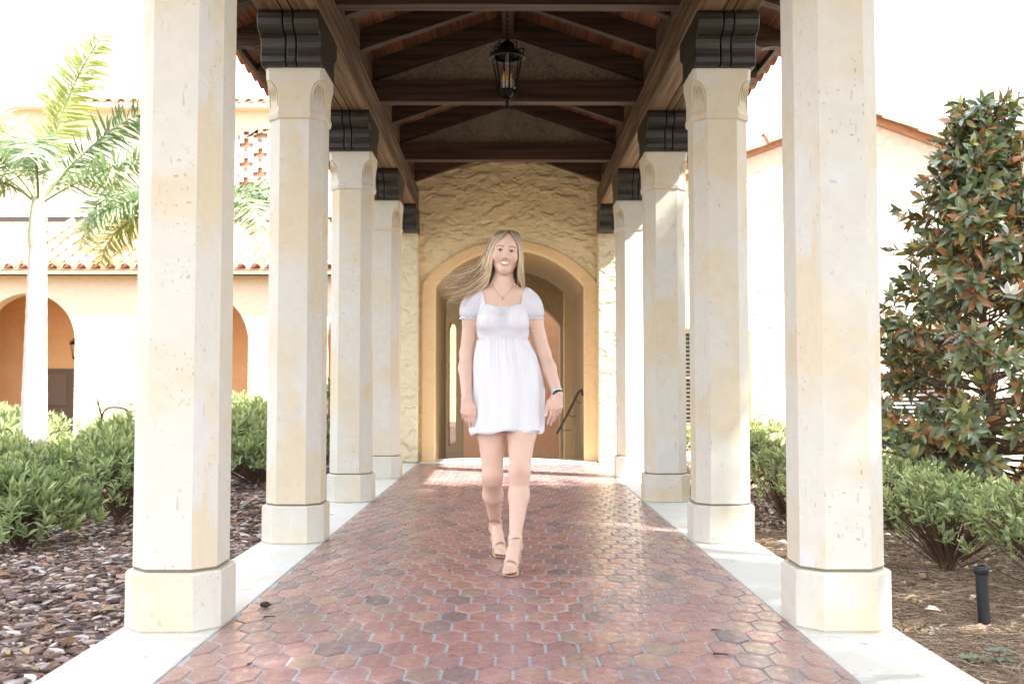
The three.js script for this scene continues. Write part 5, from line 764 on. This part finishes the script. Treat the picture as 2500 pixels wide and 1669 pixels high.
  { // bodice with a square neckline gathered on a drawstring
    const top = a => { const x = Math.sin(a) * Math.min(0.15, reach(cxb, 1.335, czb, a)), fr = Math.cos(a) > 0, ax = Math.abs(x); if (!fr) return mix(1.385, 1.30, sstep(0.12, 0.15, ax)); const base = 1.303 + 0.016 * sstep(0.02, 0.08, ax); return ax < 0.083 ? base : ax < 0.121 ? Math.min(1.404, base + (ax - 0.083) * 2.7) : mix(1.404, 1.30, sstep(0.121, 0.142, ax)); };
    const rad = (y, a) => { let r = reach(cxb, Math.min(y, 1.355), czb, a); if (y > 1.355) r = Math.max(reach(cxb, Math.min(y, 1.388), czb, a), r - 0.045); return Math.min(r, 0.162) + 0.007; };
    part(t, 'bodice', wrap(220, 44, (a, v) => { a = a - Math.PI; const y = mix(1.186, top(a), v), fr = Math.max(0, Math.cos(a)), g = fr ** 4; let r = rad(y, a); const ce = 1 - sstep(0.15, 0.75, Math.abs(a));
      r += 0.0035 * ce * Math.sin(a * 58 + 2.5 * lump(a, y, 3)) * (0.35 + 0.65 * Math.abs(v - 0.45) * 2) + 0.0022 * lump(a * 1.5, y * 4, 5) * 2 + (v > 0.95 ? 0.003 * g : 0) - 0.004 * ce * Math.exp(-((v - 0.25) ** 2) / 0.05); return [cxb + Math.sin(a) * r, y, czb + Math.cos(a) * r]; }), cloth);
  }
  part(t, 'waistband', wrap(200, 30, (a, v) => { a -= Math.PI; const y = mix(1.122, 1.192, v) + 0.007 * Math.cos(a) - 0.004; const r = reach(cxb, y, czb, a) + 0.0125 + 0.0009 * Math.sin(v * 44) + 0.0012 * Math.sin(a * 70) * (Math.cos(a) > 0.3 ? 1 : 0.2) + (Math.abs(v - 0.5) > 0.46 ? 0.0015 : 0); return [cxb + Math.sin(a) * r, y, czb + Math.cos(a) * r]; }), cloth);
  // skirt
  const key = [[1.13, 0.132, 0.090, 0.09, -0.0235], [1.05, 0.159, 0.115, 0.11, -0.0135], [0.965, 0.174, 0.132, 0.125, -0.007], [0.865, 0.183, 0.148, 0.13, -0.001], [0.76, 0.184, 0.158, 0.13, -0.003], [0.66, 0.182, 0.165, 0.13, -0.005]];
  const prof = y => { let i = 0; while (i < key.length - 2 && y < key[i + 1][0]) i++; const k = clamp((key[i][0] - y) / (key[i][0] - key[i + 1][0])), s = k * k * (3 - 2 * k) * 0.35 + k * 0.65; return key[i].map((v, q) => mix(v, key[i + 1][q], s)); };
  const skirt = (hem, inset, ph) => wrap(300, 64, (a, v) => { a -= Math.PI; let y = mix(1.134, hem, v) + 0.006 * Math.cos(a) * (1 - v); y += v * v * (0.007 * Math.sin(a * 3 + 1) + 0.004 * Math.sin(a * 7 + 2)); const P = prof(y), f = Math.cos(a), rz = f > 0 ? P[2] : P[3], n = 2.25, c = Math.pow(Math.abs(Math.sin(a)) ** n + Math.abs(Math.cos(a)) ** n, -1 / n), k = sstep(0, 0.5, v);
    let o = -inset + (1 - sstep(0.05, 0.6, v)) * (0.0016 * Math.sin(a * 46 + 5 * lump(a, 0, 9)) + 0.013 * lump(a * 1.9, v * 0.3, 41) + 0.008 * lump(a * 4, v * 0.2, 43)) + k * (0.0066 * Math.sin(a * 8 + 1.2 + 0.8 * v + ph + 1.6 * lump(a * 0.3, 0, 31)) + 0.0044 * Math.sin(a * 14 - 0.8 * v + 0.6 + 2 * lump(a * 0.3, 0, 33))) + 0.012 * k * lump(a * 0.8, y, 13);
    const tug = Math.exp(-((a + 1.32) ** 2) / 0.05) * sstep(0.72, 0.95, v); o += 0.016 * tug + 0.004 * tug * Math.sin(y * 260); y -= 0.017 * tug * sstep(0.9, 1, v);
    const bx = Math.sin(a) * P[1] * c, bz = Math.cos(a) * rz * c, an = Math.atan2(bx, bz), need = reach(P[4], y, -0.005, an, FL) + 0.009 - inset * 0.6, R0 = Math.hypot(bx, bz), R1 = Math.max(R0, need) + Math.max(0, 0.012 - Math.abs(R0 - need)) * 0.3 + o; return [P[4] + Math.sin(an) * R1, y, Math.cos(an) * R1 - 0.005]; });
  part(t, 'skirt', skirt(0.672, 0, 0), cloth); part(t, 'skirt_lining', skirt(0.664, 0.006, 0.5), cloth);
  for (const s of [-1, 1]) { // puffed sleeves with an elastic cuff and a small frill
    const mx = s < 0 ? -0.0315 : -0.0335, P = [[0.094, 1.366, -0.010, 0.043], [0.112, 1.361, -0.014, 0.0545], [0.130, 1.347, -0.017, 0.058], [0.146, 1.325, -0.02, 0.0615], [0.157, 1.300, -0.022, 0.063], [0.162, 1.278, -0.027, 0.0605], [0.163, 1.264, -0.03, 0.054], [0.1635, 1.257, -0.031, 0.0515], [0.164, 1.250, -0.032, 0.055], [0.1645, 1.243, -0.032, 0.0565]];
    const c = new THREE.CatmullRomCurve3(P.map(q => V3(mx + s * q[0], q[1], q[2])));
    part(t, 'sleeve', wrap(120, 40, (a, v) => { const i = v * (P.length - 1), k = Math.min(P.length - 2, Math.floor(i)), r0 = mix(P[k][3], P[k + 1][3], i - k), p = c.getPoint(v), tn = c.getTangent(v), e1 = V3(0, 0, 1).cross(tn).normalize(), e2 = tn.clone().cross(e1); const rip = 0.0034 * sstep(0.5, 0.85, v) * Math.sin(a * 19 + 2 * lump(a, v, 21)) * (v > 0.72 && v < 0.8 ? 0.4 : 1) + 0.006 * Math.sin(Math.PI * v) * lump(a * 1.2, v * 3 + s, 23) + 0.0025 * (1 - sstep(0.1, 0.45, v)) * Math.sin(a * 14 + s); const r = r0 + rip; return p.addScaledVector(e1, Math.cos(a) * r).addScaledVector(e2, Math.sin(a) * r * 0.95).toArray(); }), cloth); }
  { // drawstring bow hanging from the middle of the neckline
    const z = y => czb + reach(-0.03, y, czb, -0.03) + 0.0125, g = [];
    g.push(tube([[-0.028, 1.301, z(1.3)], [-0.045, 1.29, z(1.29) + 0.004], [-0.052, 1.262, z(1.262) + 0.004], [-0.04, 1.275, z(1.275) + 0.005], [-0.029, 1.298, z(1.3) + 0.002]], 0.0017, 24, 6)); g.push(tube([[-0.027, 1.301, z(1.3)], [-0.012, 1.285, z(1.285) + 0.004], [-0.016, 1.258, z(1.258) + 0.004], [-0.026, 1.285, z(1.285) + 0.005]], 0.0017, 20, 6));
    g.push(tube([[-0.028, 1.3, z(1.3)], [-0.037, 1.25, z(1.25) + 0.003], [-0.035, 1.215, z(1.215) + 0.005], [-0.05, 1.172, z(1.19) + 0.003]], 0.0016, 20, 6)); g.push(tube([[-0.027, 1.3, z(1.3)], [-0.025, 1.25, z(1.25) + 0.003], [-0.04, 1.205, z(1.21) + 0.004]], 0.0016, 18, 6)); part(t, 'drawstring', join(g), std({ color: [0.80, 0.80, 0.85], roughness: 0.8 }));
  }
  // --- jewellery
  const gold = std({ color: [0.70, 0.48, 0.26], roughness: 0.3, metalness: 0.9 });
  { const snap = (x, y) => { let z = 0.12; for (let i = 0; i < 60; i++) { const d = F(x, y, z); z -= d * 0.7; if (d < 2e-4 || z < -0.1) break; } return V3(x, y, z + 0.0018); };
    const pts = [[-0.081, 1.425], [-0.073, 1.405], [-0.06, 1.385], [-0.044, 1.368], [-0.027, 1.358], [-0.010, 1.368], [0.006, 1.385], [0.019, 1.405], [0.026, 1.425]].map(q => snap(...q)), n = part(t, 'necklace', tube(pts, 0.0011, 40, 5), gold), p = snap(-0.027, 1.35);
    part(n, 'cross_pendant', join([box(0.0035, 0.019, 0.002, p.x, p.y - 0.004, p.z + 0.002, 0), box(0.012, 0.0035, 0.0022, p.x, p.y - 0.001, p.z + 0.002, 0)]), std({ color: [0.28, 0.17, 0.10], roughness: 0.3, metalness: 0.8 })); }
  { const w = V3(0.2505, 0.868, 0.0655), ax = V3(0.045, -0.128, 0.06).normalize(), q = new THREE.Quaternion().setFromUnitVectors(V3(0, 1, 0), ax);
    const band = (r, h, o, m, nm, tilt) => part(t, nm, new THREE.LatheGeometry([[r, -h], [r + 0.0018, -h], [r + 0.0022, 0], [r + 0.0018, h], [r, h]].map(k => new THREE.Vector2(...k)), 36).scale(1.06, 1, 0.95).rotateX(tilt).applyQuaternion(q).translate(w.x + ax.x * o, w.y + ax.y * o, w.z + ax.z * o), m);
    const sv = band(0.0285, 0.0055, -0.004, std({ color: [0.62, 0.64, 0.68], roughness: 0.4, metalness: 0.2 }), 'silver_bracelet', 0.03); const bk = band(0.0282, 0.0048, 0.010, std({ color: [0.012, 0.012, 0.016], roughness: 0.5 }), 'black_wristband', -0.10);
    const lt = std({ color: [0.6, 0.63, 0.68], roughness: 0.5 }), mk = []; [-0.62, -0.42, -0.2].forEach((a, i) => { const d = V3(Math.sin(a) * 0.0318, 0, Math.cos(a) * 0.0305); mk.push(new THREE.TorusGeometry(0.0027, 0.0008, 5, 12, i === 1 ? 6.28 : 4.6).rotateZ(i * 0.8 + 0.8).rotateY(a).translate(d.x, 0, d.z).rotateX(-0.10).applyQuaternion(q).translate(w.x + ax.x * 0.010, w.y + ax.y * 0.010, w.z + ax.z * 0.010)); }); part(bk, 'pale_lettering', join(mk), lt); }
  part(t, 'ring', new THREE.TorusGeometry(0.0092, 0.0013, 6, 20).rotateX(1.2).translate(-0.219, 0.742, 0.088), gold);
  // --- sandals
  const nude = phys({ color: [0.50, 0.33, 0.22], roughness: 0.3, metalness: 0.35, clearcoat: 0.3 });
  const sandal = (an, he, ba, toe, s, label) => {
    const sh = part(t, 'sandal', (() => { // sole: a lofted strip from toe to heel
      const A = V3(he[0], he[1] - 0.034, he[2] - 0.01), B = V3(ba[0], ba[1] - 0.027, ba[2]), Tt = V3(toe[0], toe[1] - 0.0155, toe[2] + 0.012), cv = new THREE.CatmullRomCurve3([Tt, Tt.clone().lerp(B, 0.5).add(V3(0, -0.001, 0)), B, A.clone().lerp(B, 0.42).add(V3(0, -0.006, 0)), A]), p = [], id = [], N = 30, M_ = 10;
      for (let i = 0; i <= N; i++) { const k = i / N, q = cv.getPointAt(k), tn = cv.getTangentAt(k), sd = V3(tn.z, 0, -tn.x).normalize(), hw = (k < 0.12 ? 0.0395 * Math.sqrt(Math.max(0, 1 - (1 - k / 0.12) ** 2)) + 0.0006 : mix(0.0405, 0.029, sstep(0.25, 0.65, k))) * (k > 0.92 ? Math.sqrt(Math.max(0.05, 1 - ((k - 0.92) / 0.08) ** 2)) : 1);
        for (let j = 0; j < M_; j++) { const a = j / M_ * 6.283; p.push(q.x + sd.x * hw * Math.cos(a), q.y + 0.0032 * Math.sign(Math.sin(a)) * Math.min(1, Math.abs(Math.sin(a)) * 2.5), q.z + sd.z * hw * Math.cos(a)); } }
      for (let i = 0; i < N; i++) for (let j = 0; j < M_; j++) { const a = i * M_ + j, b = i * M_ + (j + 1) % M_; id.push(a, a + M_, b, b, a + M_, b + M_); }
      const g = new THREE.BufferGeometry(); g.setAttribute('position', new THREE.Float32BufferAttribute(p, 3)); g.setIndex(id); g.computeVertexNormals(); return g; })(), nude, label);
    const loop = (c, ax, n, e = 0.0055) => { const A = V3(...ax).normalize(), e1 = V3(1, 0, 0).addScaledVector(A, -A.x).normalize(), e2 = A.clone().cross(e1), pts = []; for (let i = 0; i < n; i++) { const b = i / n * 6.283, d = e1.clone().multiplyScalar(Math.cos(b)).addScaledVector(e2, Math.sin(b)); let r = 0.08; for (let q = 0; q < 40; q++) { const f = FALL(c[0] + d.x * r, c[1] + d.y * r, c[2] + d.z * r); r -= f * 0.7; if (Math.abs(f) < 2e-4 || r < 0.01) break; } pts.push(V3(...c).addScaledVector(d, r + e * 0.4)); } return pts; };
    const strap = (c, ax, w) => { const A = V3(...ax).normalize(), L = [-0.5, 0, 0.5].map(o => loop(V3(...c).addScaledVector(A, o * w).toArray(), ax, 28)), p = [], id = []; L.forEach((l, j) => l.forEach(q => p.push(q.x, q.y, q.z))); for (let j = 0; j < 2; j++) for (let i = 0; i < 28; i++) { const a = j * 28 + i, b = j * 28 + (i + 1) % 28; id.push(a, b, a + 28, b, b + 28, a + 28); } const g = new THREE.BufferGeometry(); g.setAttribute('position', new THREE.Float32BufferAttribute(p, 3)); g.setIndex(id); g.computeVertexNormals(); return g; };
    const nd = nude.clone(); nd.side = THREE.DoubleSide; const sl = [toe[0] - ba[0], 0, toe[2] - ba[2]];
    part(sh, 'toe_strap', strap([mix(ba[0], toe[0], 0.12), ba[1] - 0.002, mix(ba[2], toe[2], 0.12)], sl, 0.0075), nd);
    part(sh, 'ankle_strap', strap([an[0], an[1] + 0.004, an[2]], [he[0] - an[0] + 0.0, -0.06, 0.02], 0.007), nd);
    part(sh, 'buckle', new THREE.TorusGeometry(0.006, 0.0014, 6, 14).scale(1.2, 1, 1).translate(an[0] + s * 0.024, an[1] + 0.002, an[2] + 0.026), gold);
    part(sh, 'heel_post', tube([[he[0], he[1] - 0.036, he[2] - 0.008], [he[0] * 0.98, he[1] - 0.07, he[2] - 0.014], [he[0] * 0.96, Math.max(0.004, he[1] - 0.108), he[2] - 0.016]], 0.012, 8, 10, 0.0075), nude);
  };
  sandal([0.036, 0.139, 0.22], [0.042, 0.105, 0.175], [0.014, 0.038, 0.345], [0.008, 0.021, 0.425], 1);
  sandal([-0.067, 0.155, -0.245], [-0.071, 0.128, -0.295], [-0.043, 0.042, -0.155], [-0.032, 0.024, -0.085], -1);
}
renderer.render(scene, camera);
